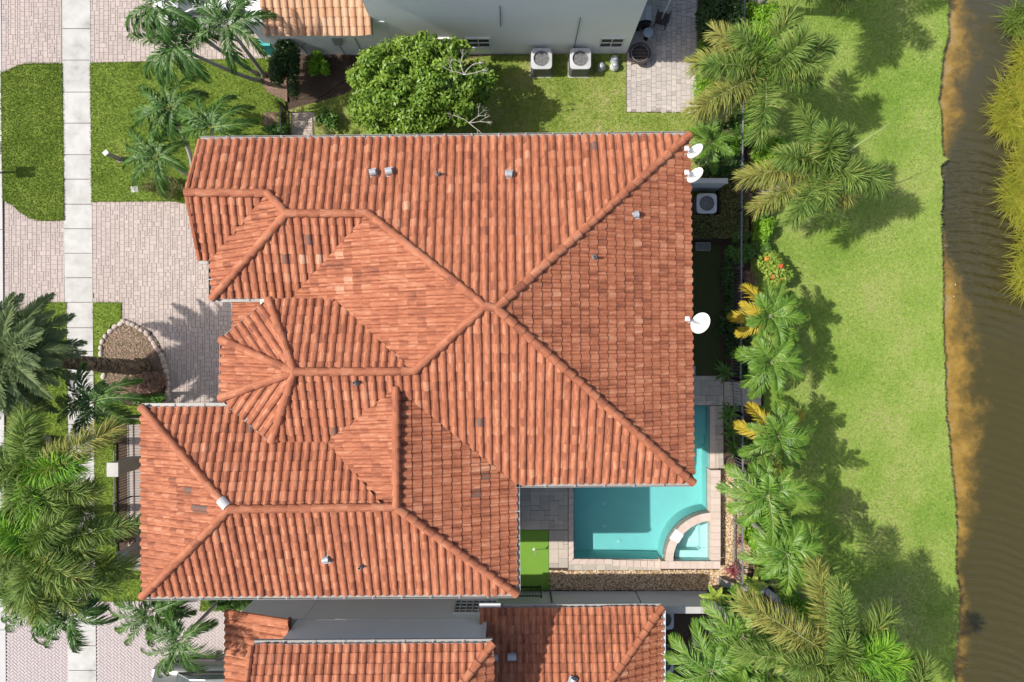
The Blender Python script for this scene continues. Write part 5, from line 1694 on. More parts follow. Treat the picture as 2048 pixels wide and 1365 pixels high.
# ================================================================== PALMS
def frond_np(kind, L, e0, droop, seed, lw=1.0, dens=1.0):
    """Frond along +x starting at the origin; returns verts, tris, tint for leaflets and rachis points."""
    r = np.random.default_rng(seed)
    n = 60
    t = np.linspace(0, 1, n)
    th = e0 - droop * t ** 1.25
    side = r.normal(0, .22 if kind == 'xmas' else .10) * t ** 2
    ds = L / (n - 1)
    x = np.concatenate([[0], np.cumsum(np.cos(th[:-1]) * ds)]); z = np.concatenate([[0], np.cumsum(np.sin(th[:-1]) * ds)])
    y = side * L
    C = np.stack([x, y, z], -1)
    T = np.gradient(C, axis=0); T /= np.linalg.norm(T, axis=1)[:, None]
    Sd = np.cross([0, 0, 1.0], T); Sd /= np.linalg.norm(Sd, axis=1)[:, None]
    U = np.cross(T, Sd)
    if kind == 'foxtail':
        m, t0 = int(640 * dens), .07
    elif kind == 'date':
        m, t0 = int(320 * dens), .06
    elif kind == 'king':
        m, t0 = int(130 * dens), .12
    elif kind == 'pool':
        m, t0 = int(112 * dens), .10
    else:
        m, t0 = int(104 * dens), .12
    tt = t0 + (1 - t0) * (np.arange(m) + r.random(m) * .8) / m
    sgn = np.where(np.arange(m) % 2 == 0, 1.0, -1.0)
    i = np.clip((tt * (n - 1)).astype(int), 0, n - 1)
    c, T_, S_, U_ = C[i], T[i], Sd[i], U[i]
    s = (tt - t0) / (1 - t0)
    if kind == 'foxtail':
        beta = np.where(sgn > 0, .1, np.pi - .1) + r.normal(0, .52, m)          # all around the rachis, mostly sideways
        beta = np.where(r.random(m) < .38, r.uniform(0, 6.28, m), beta)
        al = np.radians(80 - 40 * s ** 2 + r.normal(0, 11, m))
        ll = .70 * (np.sin(np.pi * np.clip(s * .50 + .26, 0, 1)) ** .6) * r.uniform(.8, 1.1, m) * lw
        wd = .013 * np.ones(m)
        dr = .30
        lat = np.cos(beta)[:, None] * S_ + np.sin(beta)[:, None] * U_
    else:
        if kind == 'date':
            el, alb, lm, wd0, dr = np.radians(25 + r.normal(0, 16, m)), 56, .50, .013, .10
        elif kind == 'king':
            el, alb, lm, wd0, dr = np.radians(26 + r.normal(0, 16, m)), 54, .44, .0125, .35
        elif kind == 'pool':
            el, alb, lm, wd0, dr = np.radians(24 + r.normal(0, 17, m)), 56, .54, .018, .70
        else:
            el, alb, lm, wd0, dr = np.radians(30 + r.normal(0, 16, m)), 50, .44, .0185, .95
        al = np.radians(alb - 30 * s + r.normal(0, 8, m))
        ll = lm * (np.sin(np.pi * np.clip(s * .80 + .17, 0, 1)) ** .7) * r.uniform(.88, 1.08, m) * lw
        wd = wd0 * np.ones(m)
        lat = (sgn * np.cos(el))[:, None] * S_ + np.sin(el)[:, None] * U_
    d = np.cos(al)[:, None] * T_ + np.sin(al)[:, None] * lat
    d /= np.linalg.norm(d, axis=1)[:, None]
    g = np.array([0, 0, -1.0])
    wdir = np.cross(d, np.cross(T_, d) if kind != 'foxtail' else U_ + r.normal(0, .6, (m, 3)))
    if kind != 'foxtail':
        # blade surface roughly faces up: width runs along the rachis
        wdir = T_ - (T_ * d).sum(1)[:, None] * d
    wdir /= np.linalg.norm(wdir, axis=1)[:, None] + 1e-9
    l_ = ll[:, None]; w_ = wd[:, None]
    b0 = c; b1 = c + d * l_ * .4 + g * l_ * dr * .10; b2 = c + d * l_ * .75 + g * l_ * dr * .42; b3 = c + d * l_ * .98 + g * l_ * dr * 1.0
    V = np.stack([b0 - wdir * w_ * .45, b0 + wdir * w_ * .45, b1 - wdir * w_, b1 + wdir * w_, b2 - wdir * w_ * .8, b2 + wdir * w_ * .8, b3], 1)
    F0 = np.array([(0, 1, 3), (0, 3, 2), (2, 3, 5), (2, 5, 4), (4, 5, 6)])
    F = (F0[None] + (np.arange(m) * 7)[:, None, None]).reshape(-1, 3)
    tint = np.repeat(np.clip(r.normal(.45, .24, m) + .16 * s, 0, 1), 5)
    # rachis as a three sided taper
    rad = L * .0085 * (1.15 - t)
    k = np.arange(0, n, 6)
    R_ = np.stack([C[k] + Sd[k] * rad[k][:, None], C[k] + U[k] * rad[k][:, None], C[k] - Sd[k] * rad[k][:, None]], 1)
    nk = len(k)
    Vr = R_.reshape(-1, 3); Fr = []
    for a in range(nk - 1):
        for b_ in range(3):
            c2 = (b_ + 1) % 3
            Fr += [(a * 3 + b_, a * 3 + c2, (a + 1) * 3 + c2), (a * 3 + b_, (a + 1) * 3 + c2, (a + 1) * 3 + b_)]
    V = V.reshape(-1, 3)
    F = np.concatenate([F, np.array(Fr) + len(V)])
    V = np.concatenate([V, Vr])
    mi = np.concatenate([np.zeros(m * 5, int), np.ones(len(Fr), int)])
    tint = np.concatenate([tint, np.full(len(Fr), .5)])
    return V, F, mi, tint
FLIB = {}
# pose: (start elevation, total droop) in degrees
POSE = {'up': (74, 55), 'high': (52, 62), 'mid': (30, 62), 'low': (6, 58), 'hang': (-18, 55), 'arch': (48, 105)}
def frond_mesh(kind, mat, pose, var, L):
    key = (kind, mat.name, pose, var, round(L, 1))
    if key not in FLIB:
        e, d = POSE[pose]
        V, F, mi, ti = frond_np(kind, round(L, 1), math.radians(e), math.radians(d), hash((kind, pose, var)) % 9999 if False else (len(kind) * 131 + e * 7 + d + var * 977) % 9973)
        me = np_mesh("frond", V, F, mat, tint=ti)
        me.materials.append(m_rachis)
        me.polygons.foreach_set("material_index", mi.astype(np.int32))
        FLIB[key] = me
    return FLIB[key]
def palm(name, label, crown, base, z, kind, mat, fronds=None, n=13, L=2.2, group=None, trunk_r=.12, seed=1, shaft=True, spear=None, mats=None, trunk_mat=None, cat="palm tree", bend=.5, poses=None):
    """crown, base: photograph pixels; z: height of the crown. fronds: (azimuth deg, length px, pose[, mat])."""
    rr = random.Random(seed)
    p0, p1 = P(base[0], base[1], 0), P(crown[0], crown[1], z)
    t = thing(name, label, cat, p0, group)
    # trunk: leaves the ground leaning and straightens (or the other way round)
    pts, rad = [], []
    m = 12
    for i in range(m + 1):
        s = i / m
        h = s ** bend if bend < 1 else s ** bend
        q = Vector((p0.x + (p1.x - p0.x) * h, p0.y + (p1.y - p0.y) * h, z * s - .05))
        pts.append(q); rad.append(trunk_r * (1.25 - .5 * s if s > .06 else 1.5))
    b = MB(); b.tube(pts, rad, 10); b.build("trunk", trunk_mat or m_trunk, t, smooth=True)
    if shaft:
        b = MB(); d = (pts[-1] - pts[-3]).normalized()
        b.tube([p1 - d * .75, p1 - d * .55, p1 - d * .2, p1 + d * .12], [trunk_r * .78, trunk_r * .95, trunk_r * .72, trunk_r * .35], 9); b.build("crownshaft", m_kingshaft, t, smooth=True)
    if fronds is None:
        fronds = []
        a = rr.uniform(0, 360)
        pl = poses or ['up', 'high', 'high', 'mid', 'mid', 'mid', 'low', 'low', 'hang']
        for i in range(n):
            pose = pl[min(len(pl) - 1, int(i / n * len(pl)))]
            fronds.append((a + rr.uniform(-12, 12), None, pose)); a += 137.5
    for i, f in enumerate(fronds):
        az, lp, pose = f[:3]
        e, dd = POSE[pose]
        # horizontal reach of a unit frond in this pose
        hx = sum(math.cos(math.radians(e - dd * (k / 30) ** 1.25)) for k in range(30)) / 30
        ll = L * rr.uniform(.88, 1.08) if lp is None else lp * (H - z) / FPX / max(.35, hx) * 1.0
        fm = f[3] if len(f) > 3 else (rr.choice(mats) if mats else mat)
        var = rr.randrange(3)
        Lq = round(min(3.6, max(.8, ll)) * 2) / 2 if ll > 1.2 else 1.0
        me = frond_mesh(kind, fm, pose, var, Lq)
        M = Matrix.Translation(p1 + Vector((0, 0, rr.uniform(-.12, .06)))) @ Matrix.Rotation(math.radians(az), 4, 'Z') @ Matrix.Rotation(rr.uniform(-.12, .12), 4, 'Y') @ Matrix.Rotation(rr.uniform(-.25, .25), 4, 'X') @ Matrix.Scale(ll / Lq, 4)
        place("frond", me, t, M, color=rr.uniform(-.18, .18))
    if spear:
        az, lp = spear
        d = Vector((math.cos(math.radians(az)), math.sin(math.radians(az)), .75)); l_ = lp * (H - z) / FPX
        b = MB(); b.tube([p1, p1 + d * l_ * .5, p1 + d * l_], [.025, .022, .006], 6); b.build("spear_leaf", m_rachis, t)
    return t
m_kingshaft = MAT("green_crownshaft", [(.10, .17, .05), (.20, .28, .09)], scale=4, rough=.5)
FX, FO, FN = m_foxtail, m_foxold, m_foxnew
GE = "foxtail palms along the lake lawn"
palm("foxtail_palm", "bushy foxtail palm with olive and tan fronds leaning over the patio corner", (1530, 146), (1416, 251), 5.9, 'foxtail', FX,
     [(76, 122, 'mid'), (137, 128, 'mid', FO), (168, 140, 'mid', FO), (204, 165, 'mid', FO), (192, 120, 'high'), (262, 135, 'mid'), (34, 142, 'mid'), (-3, 112, 'low'), (124, 70, 'high', FN), (150, 90, 'high'), (10, 95, 'high'), (50, 60, 'up'), (216, 120, 'low', FO), (110, 90, 'mid')],
     group=GE, seed=2, trunk_r=.15, spear=(22, 60))
palm("foxtail_palm", "bushy foxtail palm with long pale spear leaf beside the clipped hedge", (1645, 338), (1515, 388), 5.2, 'foxtail', FX,
     [(124, 125, 'mid'), (55, 82, 'mid'), (-3, 122, 'mid'), (-44, 78, 'low', FO), (239, 130, 'mid'), (212, 150, 'mid', FO), (187, 158, 'mid', FO), (178, 98, 'high'), (160, 70, 'high'), (262, 70, 'high'), (-20, 60, 'high'), (100, 60, 'up')],
     group=GE, seed=3, trunk_r=.16, spear=(36, 112))
palm("foxtail_palm", "largest foxtail palm with silvery fronds in the bottom right corner", (1672, 1318), (1556, 1215), 5.6, 'foxtail', FX,
     [(112, 190, 'mid', FO), (106, 150, 'high'), (54, 140, 'mid'), (12, 110, 'high', FN), (143, 225, 'mid', FO), (172, 190, 'mid'), (186, 120, 'high'), (205, 160, 'mid'), (30, 100, 'high', FN), (240, 120, 'mid'), (285, 110, 'mid'), (330, 120, 'mid'), (80, 60, 'up')],
     group=GE, seed=4, trunk_r=.16)
palm("foxtail_palm", "foxtail palm partly cut off above the top right edge", (1650, -140), (1505, 10), 6.2, 'foxtail', FX, n=13, L=2.5, group=GE, seed=5, trunk_r=.16)
palm("foxtail_palm", "foxtail palm cut off below the bottom right lawn edge", (1790, 1432), (1610, 1300), 6.0, 'foxtail', FX,
     [(95, 100, 'mid', FN), (60, 120, 'mid'), (20, 120, 'mid'), (140, 130, 'mid'), (180, 120, 'mid'), (230, 110, 'mid'), (300, 110, 'mid')], group=GE, seed=6, trunk_r=.16)
GX = "glossy palms beside the pool"
palm("christmas_palm", "glossy green palm right of the raised pool wall, upper of two", (1537, 990), (1472, 940), 5.3, 'pool', m_king,
     [(147, 105, 'mid'), (172, 108, 'mid'), (200, 85, 'mid'), (66, 68, 'high'), (28, 70, 'high'), (2, 105, 'mid'), (-62, 100, 'mid'), (-85, 105, 'mid'), (122, 70, 'mid'), (100, 75, 'mid'), (230, 80, 'mid'), (-30, 70, 'low'), (90, 40, 'up')],
     group=GX, seed=7, trunk_r=.09)
palm("christmas_palm", "glossy green palm beside the red shrubs and gravel, lower of two", (1576, 1108), (1505, 1042), 5.0, 'pool', m_king,
     [(184, 98, 'mid'), (-22, 108, 'mid'), (266, 88, 'mid'), (98, 92, 'mid'), (44, 85, 'mid'), (150, 85, 'mid'), (20, 60, 'high'), (125, 90, 'mid'), (222, 70, 'mid'), (-60, 75, 'mid'), (75, 60, 'high'), (-100, 60, 'low')],
     group=GX, seed=8, trunk_r=.09)
GB = "glossy palms at the bottom edge by the lower roof"
palm("christmas_palm", "bright green palm over the end of the garden wall", (1486, 1272), (1432, 1210), 4.4, 'pool', m_king,
     [(140, 110, 'mid'), (98, 100, 'mid'), (80, 75, 'mid'), (160, 95, 'mid'), (235, 80, 'mid'), (0, 90, 'mid'), (-40, 80, 'mid'), (200, 85, 'mid'), (270, 90, 'mid'), (120, 60, 'high')], group=GB, seed=9, trunk_r=.08)
palm("christmas_palm", "bright green palm touching the right edge of the lower roof", (1424, 1345), (1385, 1280), 4.4, 'pool', m_king,
     [(110, 110, 'mid'), (140, 110, 'mid'), (165, 95, 'mid'), (85, 80, 'mid'), (60, 85, 'mid'), (195, 90, 'mid'), (30, 80, 'mid'), (0, 80, 'mid'), (250, 80, 'mid'), (300, 80, 'mid')], group=GB, seed=10, trunk_r=.08)
palm("christmas_palm", "bright green palm between the white bench and the big foxtail palm", (1545, 1350), (1500, 1300), 4.2, 'pool', m_king, n=11, L=1.9, group=GB, seed=11, trunk_r=.08)
GK = "round-headed palms along the grey fence"
for i, (cx, cy, lab, mm) in enumerate(((1540, 632, "round-headed palm with yellow lower fronds beside the red-flowered shrub", [m_king, m_king, m_kingy]), (1543, 724, "plain green round-headed palm directly above the garden path", [m_king]), (1556, 872, "round-headed palm with yellowish tips below the garden path", [m_king, m_king, m_king, m_kingy]))):
    fr = []
    rr = random.Random(40 + i)
    for k in range(18):
        pose = 'high' if k < 5 else ('mid' if k < 12 else 'low')
        az = k * 137.5 + rr.uniform(-10, 10)
        old = (len(mm) > 1 and k >= (9 if i == 0 else 14) and (90 < az % 360 < 260 or i == 2))
        fr.append((az, {'high': 52, 'mid': 70, 'low': 76}[pose] * rr.uniform(.9, 1.1) * (1.0 if i != 2 else 1.05), pose, m_kingy if old else m_king))
    palm("king_palm", lab, (cx, cy), (1024 + (cx - 1024) / 1.14, 682 + (cy - 682) / 1.14), 3.6, 'king', m_king, fr, group=GK, seed=30 + i, trunk_r=.08)
palm("king_palm", "low feathery palm between the patio hedge and the upper satellite dish", (1420, 285), (1400, 300), 1.6, 'king', m_king, n=11, L=1.35, seed=50, trunk_r=.06, shaft=False)

GN = "curly-tipped palms in the top left front yard"
def xm(label, crown, base, z, fronds, seed, bend=.8, n=10, L=1.7, group=GN, r=.075):
    palm("christmas_palm", label, crown, base, z, 'xmas', m_xmas, fronds, n=n, L=L, group=group, seed=seed, trunk_r=r, bend=bend)
xm("curly-tipped palm with long bowed trunk crossing the lawn", (352, 92), (524, 161), 5.0,
   [(176, 98, 'arch'), (140, 80, 'arch'), (215, 85, 'arch'), (240, 80, 'arch'), (275, 80, 'arch'), (300, 75, 'mid'), (-40, 105, 'arch'), (60, 60, 'high'), (20, 85, 'mid'), (100, 75, 'mid'), (160, 60, 'high')], 12, bend=.75)
xm("curly-tipped palm standing over the garage corner of the pale house", (455, 52), (528, 153), 5.2,
   [(20, 95, 'mid'), (-30, 100, 'arch'), (-75, 90, 'arch'), (268, 95, 'arch'), (210, 95, 'arch'), (190, 85, 'arch'), (150, 95, 'mid'), (115, 75, 'mid'), (80, 80, 'mid'), (50, 85, 'mid'), (100, 45, 'up')], 13, bend=.8)
xm("curly-tipped palm nearest the white car at the top edge", (316, 15), (518, 150), 5.6,
   [(205, 75, 'arch'), (235, 70, 'arch'), (270, 70, 'arch'), (300, 80, 'arch'), (340, 85, 'mid'), (20, 80, 'mid'), (100, 70, 'mid'), (150, 70, 'mid'), (60, 70, 'high')], 14, bend=.85)
xm("curly-tipped palm in the middle of the front lawn group", (340, 216), (384, 338), 3.6,
   [(178, 82, 'arch'), (135, 80, 'arch'), (100, 75, 'arch'), (55, 85, 'arch'), (30, 75, 'arch'), (215, 75, 'arch'), (250, 70, 'arch'), (-30, 60, 'mid'), (-80, 60, 'mid'), (150, 50, 'high')], 15)
xm("curly-tipped palm whose fronds touch the top left roof corner", (425, 256), (392, 346), 4.2,
   [(115, 70, 'arch'), (60, 75, 'arch'), (35, 90, 'arch'), (-5, 95, 'arch'), (170, 75, 'arch'), (140, 75, 'arch'), (195, 65, 'mid'), (-20, 80, 'low'), (90, 40, 'high')], 16)
xm("curly-tipped palm above the low round hedge beside the driveway", (316, 314), (378, 352), 3.0,
   [(140, 75, 'arch'), (170, 65, 'arch'), (205, 70, 'arch'), (235, 75, 'arch'), (268, 80, 'arch'), (-70, 65, 'arch'), (-20, 65, 'mid'), (30, 65, 'mid'), (60, 80, 'mid'), (100, 60, 'high')], 17)
GL = "bushy foxtail palms over the lower sidewalk"
palm("foxtail_palm", "foxtail palm whose longest frond reaches across the sidewalk to the fence pier", (68, 944), (96, 880), 5.6, 'foxtail', FX,
     [(104, 120, 'mid'), (80, 105, 'high'), (22, 200, 'mid', FO), (14, 110, 'high', FN), (-20, 130, 'mid'), (-45, 150, 'low'), (-75, 90, 'mid', FN), (-60, 120, 'mid'), (160, 90, 'mid'), (200, 90, 'mid'), (250, 90, 'mid'), (130, 90, 'low')], group=GL, seed=18, trunk_r=.16, bend=1.3)
palm("foxtail_palm", "foxtail palm with frond over the black fence and bright green centre", (74, 1092), (100, 1020), 5.4, 'foxtail', FX,
     [(12, 200, 'mid'), (30, 120, 'high'), (115, 110, 'mid'), (80, 100, 'mid'), (140, 80, 'high', FN), (-10, 110, 'mid'), (-35, 120, 'mid'), (175, 90, 'mid'), (210, 90, 'mid'), (60, 130, 'low'), (-60, 90, 'mid'), (270, 90, 'mid')], group=GL, seed=19, trunk_r=.16, bend=1.3)
palm("foxtail_palm", "foxtail palm with wide drooping fronds above the herringbone driveway", (82, 1140), (130, 1090), 4.6, 'foxtail', FX,
     [(-12, 150, 'mid'), (-40, 100, 'mid'), (10, 170, 'mid'), (-75, 80, 'high'), (170, 90, 'mid'), (210, 90, 'mid'), (240, 90, 'mid'), (90, 70, 'high'), (130, 80, 'mid'), (40, 90, 'low')], group=GL, seed=20, trunk_r=.15, bend=1.2)
xm("curly-tipped palm hanging over the kerb above the herringbone driveway", (92, 1200), (140, 1150), 4.2,
   [(195, 95, 'arch'), (225, 95, 'arch'), (250, 95, 'arch'), (275, 80, 'arch'), (170, 90, 'arch'), (150, 90, 'mid'), (110, 80, 'mid'), (60, 75, 'mid'), (20, 80, 'mid'), (320, 80, 'arch')], 21, group=GL, L=1.9)
xm("curly-tipped palm whose frond crosses the sidewalk at the herringbone driveway", (148, 1222), (176, 1165), 4.2,
   [(-22, 85, 'arch'), (10, 60, 'mid'), (40, 70, 'mid'), (-60, 70, 'arch'), (-75, 80, 'arch'), (240, 95, 'arch'), (220, 80, 'arch'), (160, 75, 'mid'), (120, 65, 'mid'), (80, 60, 'high'), (190, 85, 'arch')], 22, group=GL, L=1.9)
xm("curly-tipped palm over the sidewalk just below the stone-ringed bed", (190, 806), (285, 790), 4.3,
   [(108, 80, 'arch'), (35, 100, 'arch'), (12, 120, 'arch'), (-15, 70, 'mid'), (165, 75, 'arch'), (190, 75, 'arch'), (215, 80, 'arch'), (-95, 75, 'arch'), (-60, 80, 'arch'), (-35, 90, 'arch'), (140, 75, 'arch'), (245, 75, 'arch'), (60, 50, 'high')], 23, group=GL)
GP = "curly-tipped palms over the herringbone driveway"
xm("curly-tipped palm touching the lower left roof corner", (306, 1222), (420, 1196), 3.9,
   [(183, 88, 'arch'), (150, 75, 'arch'), (108, 70, 'arch'), (215, 75, 'arch'), (240, 85, 'arch'), (275, 70, 'arch'), (-40, 60, 'mid'), (0, 80, 'mid'), (30, 90, 'mid'), (70, 50, 'mid')], 24, group=GP)
xm("curly-tipped palm above the dark green car", (366, 1275), (440, 1200), 4.4,
   [(30, 70, 'arch'), (-12, 90, 'arch'), (-48, 80, 'arch'), (-65, 70, 'arch'), (230, 90, 'arch'), (255, 80, 'arch'), (205, 85, 'arch'), (180, 75, 'arch'), (150, 75, 'mid'), (120, 60, 'mid')], 25, group=GP)

# date palm
palm("date_palm", "tall date palm with thick shaggy trunk leaning over the sidewalk", (14, 712), (288, 738), 5.6, 'date', m_date,
     [(k * 137.5 % 360, (92, 118, 122)[min(2, k // 20)] + (k * 37 % 17), ('high', 'mid', 'low')[min(2, k // 20)]) for k in range(60)],
     seed=26, trunk_r=.26, shaft=False, trunk_mat=m_datetrunk, bend=1.0, cat="palm tree")
pt = [o for o in COL.objects if o.name.startswith("date_palm")][0]
p0, p1 = P(288, 738, 0), P(14, 712, 5.6)
b = MB(); rr = random.Random(8)
for i in range(520):        # old leaf bases
    s = rr.random() ** .9 * .97; a = rr.uniform(0, 6.28)
    c = p0.lerp(p1, s); rad = .26 * (1.22 - .5 * s) * (1.35 if s < .12 else 1)
    o_ = Vector((math.cos(a), math.sin(a), 0))
    b.beam(c + o_ * rad * .85, c + o_ * (rad + .025) + Vector((0, 0, .1)), .10, .03, tint=rr.random())
b.build("leaf_base", m_datetrunk, pt, kind="stuff")

# ================================================================== TREES, SHRUBS
def leaf_cloud(lobes, n, size, seed, shell=.55, flat=.35, aspect=2.0):
    """Diamond leaves scattered through ellipsoid lobes: (cx, cy, cz, rx, ry, rz)."""
    r = np.random.default_rng(seed)
    lobes = np.array(lobes, float)
    vol = lobes[:, 3] * lobes[:, 4] * (lobes[:, 5] + .2)
    i = r.choice(len(lobes), n, p=vol / vol.sum())
    d = r.normal(size=(n, 3)); d /= np.linalg.norm(d, axis=1)[:, None]
    rad = shell + (1 - shell) * r.random(n) ** .6
    rad *= 1 + .08 * r.normal(size=n)
    c = lobes[i, :3] + d * rad[:, None] * lobes[i, 3:]
    nrm = d * .6 + np.array([0, 0, flat]) + r.normal(0, .45, (n, 3)); nrm /= np.linalg.norm(nrm, axis=1)[:, None]
    a = np.cross(nrm, r.normal(size=(n, 3))); a /= np.linalg.norm(a, axis=1)[:, None]
    bb = np.cross(nrm, a)
    s = size * r.uniform(.6, 1.25, n)
    L_, W_ = (s * .5 * math.sqrt(aspect))[:, None], (s * .5 / math.sqrt(aspect))[:, None]
    V = np.stack([c - a * L_, c + bb * W_ + a * L_ * .1, c + a * L_, c - bb * W_ + a * L_ * .1], 1).reshape(-1, 3)
    V[:, 2] = np.maximum(V[:, 2], .02)
    F = np.arange(n * 4).reshape(n, 4)
    t = np.clip(r.normal(.45, .2, n), 0, 1)
    return V, F, t
def sub_lobes(cx, cy, zc, rx, ry, rz, k, seed, rel=.42):
    r = random.Random(seed)
    out = []
    for i in range(k):
        a = r.uniform(0, 6.28); q = math.sqrt(r.random()) * .78
        x, y = cx + rx * q * math.cos(a), cy + ry * q * math.sin(a)
        zz = zc + rz * (math.sqrt(max(0, 1 - q * q)) * .62) * r.uniform(.5, 1.05)
        s = rel * r.uniform(.7, 1.25)
        out.append((x, y, zz, rx * s, ry * s, max(rz * s, .05)))
    return out
def shrub(name, label, px, py, rpx, h, mat, n, size, seed, group=None, ry=None, k=9, cat="shrub", aspect=2.0, stems=True, rel=.42):
    zc = h * .5
    c = P(px, py, zc)
    f = (H - zc) / FPX
    rx = rpx * f; ry_ = (ry or rpx) * f
    t = thing(name, label, cat, (c.x, c.y, 0), group)
    V, F, ti = leaf_cloud(sub_lobes(c.x, c.y, zc * .9, rx, ry_, h * .62, k, seed, rel), n, size, seed, aspect=aspect)
    V = V - np.array([c.x, c.y, 0])
    link("foliage", np_mesh("foliage", V, F, mat, tint=ti), t)
    if stems:
        b = MB(); r = random.Random(seed)
        for i in range(5):
            a = r.uniform(0, 6.28); e = Vector((c.x + rx * .5 * math.cos(a), c.y + ry_ * .5 * math.sin(a), h * .75))
            b.tube([Vector((c.x + .04 * math.cos(a), c.y + .04 * math.sin(a), -.03)), (Vector((c.x, c.y, 0)) + e) / 2 + Vector((0, 0, .1)), e], [.022, .016, .008], 5)
        b.build("stem", m_bark, t)
    return t

# the big tree between the houses
tc = P(838, 172, 2.9); tb = P(868, 222, 0)
tree = thing("broadleaf_tree", "dense round bright green tree with bare twigs between the two houses", "tree", tb)
lob = []
_r = random.Random(15)
for i in range(85):
    a = _r.uniform(0, 6.28); q = math.sqrt(_r.random()) * .98
    lob.append((tc.x + 2.75 * q * math.cos(a), tc.y + 1.75 * q * math.sin(a), 2.0 + 2.2 * math.sqrt(1 - q * q * .9) + _r.uniform(-.45, .25), _r.uniform(.24, .55), _r.uniform(.24, .52), _r.uniform(.18, .38)))
f = (H - 3) / FPX
for (x, y, z, r_) in ((740, 200, 2.6, .9), (720, 225, 2.2, .7), (780, 110, 3.2, .8), (850, 92, 3.6, .8), (905, 100, 3.3, .7), (760, 250, 2.6, .9), (820, 255, 2.8, .9), (880, 250, 2.4, .7), (950, 140, 2.7, .6), (965, 190, 2.4, .55), (930, 220, 2.6, .7), (800, 150, 3.9, .9), (860, 170, 4.1, .9), (780, 205, 3.6, .9), (850, 225, 3.5, .8)):
    q = P(x, y, z - .4); lob.append((q.x, q.y, z - .4, r_ * .75, r_ * .7, r_ * .55))
V, F, ti = leaf_cloud(lob, 34000, .125, 6, shell=.35)
V = V - np.array(tb)
link("crown", np_mesh("crown", V, F, m_treeleaf, tint=ti), tree)
b = MB(); b.tube([tb + Vector((0, 0, -.05)), tb + Vector((-.05, .1, .8)), tb + Vector((-.1, .25, 1.5))], [.2, .16, .13], 10)
b.build("trunk", m_bark, tree)
rr = random.Random(4)
for i in range(9):
    a = i * .7; e = tc + Vector((1.9 * math.cos(a), 1.3 * math.sin(a), rr.uniform(-.4, .6))); s0 = tb + Vector((-.1, .25, 1.4))
    b = MB(); b.tube([s0, s0.lerp(e, .5) + Vector((0, 0, .25)), e], [.09, .06, .02], 7); b.build("limb", m_bark, tree)
def twig_fan(o, dirs, b, rr, depth, r0, l0):
    for d in dirs:
        e = o + d * l0
        b.tube([o, o.lerp(e, .5) + Vector((rr.uniform(-.03, .03), rr.uniform(-.03, .03), rr.uniform(0, .04))), e], [r0, r0 * .8, r0 * .55], 5)
        if depth:
            twig_fan(e, [(d + Vector((rr.uniform(-.8, .8), rr.uniform(-.8, .8), rr.uniform(-.3, .4)))).normalized() for _ in range(3)], b, rr, depth - 1, r0 * .6, l0 * .68)
for (x, y, z, dd) in ((928, 150, 4.35, [(-.3, 1, .3), (.6, .6, .3), (-1, .2, .2), (1, .1, .2)]), (938, 246, 3.3, [(1, .05, .2), (.7, -.6, .1), (-.6, .3, .1), (.8, .5, .2)])):
    b = MB(); twig_fan(P(x, y, z), [Vector(d).normalized() for d in dd], b, rr, 2, .016, .42); b.build("dead_branch", m_deadtwig, tree)

# shrubs and hedges, each a plant of its own
GS = "shrubs in the garden beds"
def sh(label, x, y, r, h, mat, n, size, seed, name="shrub", **kw): return shrub(name, label, x, y, r, h, mat, n, size, seed, group=kw.pop("group", GS), **kw)
sh("dark tall shrub beside the two pale palm trunks by the garage", 578, 150, 32, 1.9, m_shrubd, 5200, .10, 60, ry=62)
sh("bright green leafy shrub in front of the garage wall", 640, 136, 24, 1.0, m_shrubl, 1400, .10, 61)
sh("dark shrub below the gate at the roof edge", 556, 262, 26, .8, m_shrub, 1200, .09, 62, ry=14)
sh("thin dark shrub at the lower end of the shaded yard", 655, 245, 26, .7, m_shrub, 800, .10, 63, ry=22)
sh("low clipped round hedge beside the driveway by the roof corner", 326, 378, 45, .6, m_hedge, 3800, .055, 64, ry=26, name="hedge", k=22, cat="hedge", rel=.3)
sh("dark hedge along the patio at the top edge", 1432, 40, 38, 2.0, m_shrubd, 6500, .11, 65, ry=82, name="hedge", cat="hedge", k=20)
sh("lime green shrub at the patio side under the tan palm fronds", 1400, 150, 20, 1.0, m_shrubl, 1600, .09, 66, ry=60, k=14)
sh("bright lime shrub on the lawn side of the grey fence at top", 1520, 38, 34, 1.1, m_shrubl, 2600, .09, 67, ry=40, k=14)
sh("lime shrub half hidden beneath the upper foxtail palm", 1568, 70, 22, .9, m_shrubl, 1000, .09, 68)
sh("dark mixed shrub along the fence under the leaning palm trunk", 1465, 215, 26, 1.1, m_shrub, 2000, .10, 69, ry=45, k=12)
sh("bright glossy lime shrub between the two upper foxtail palms", 1527, 315, 44, 1.2, m_shrubl, 4200, .10, 70, ry=38, k=16)
sh("small green shrub at the foot of the bright lime shrub", 1480, 345, 24, .9, m_shrub, 1300, .09, 71)
sh("dark green shrub beside the two satellite dishes", 1432, 335, 45, 1.2, m_shrubd, 4200, .10, 72, ry=32, k=14)
sh("grey-green shrub beside the upper satellite dish", 1405, 258, 20, .9, m_shrub, 1100, .08, 73)
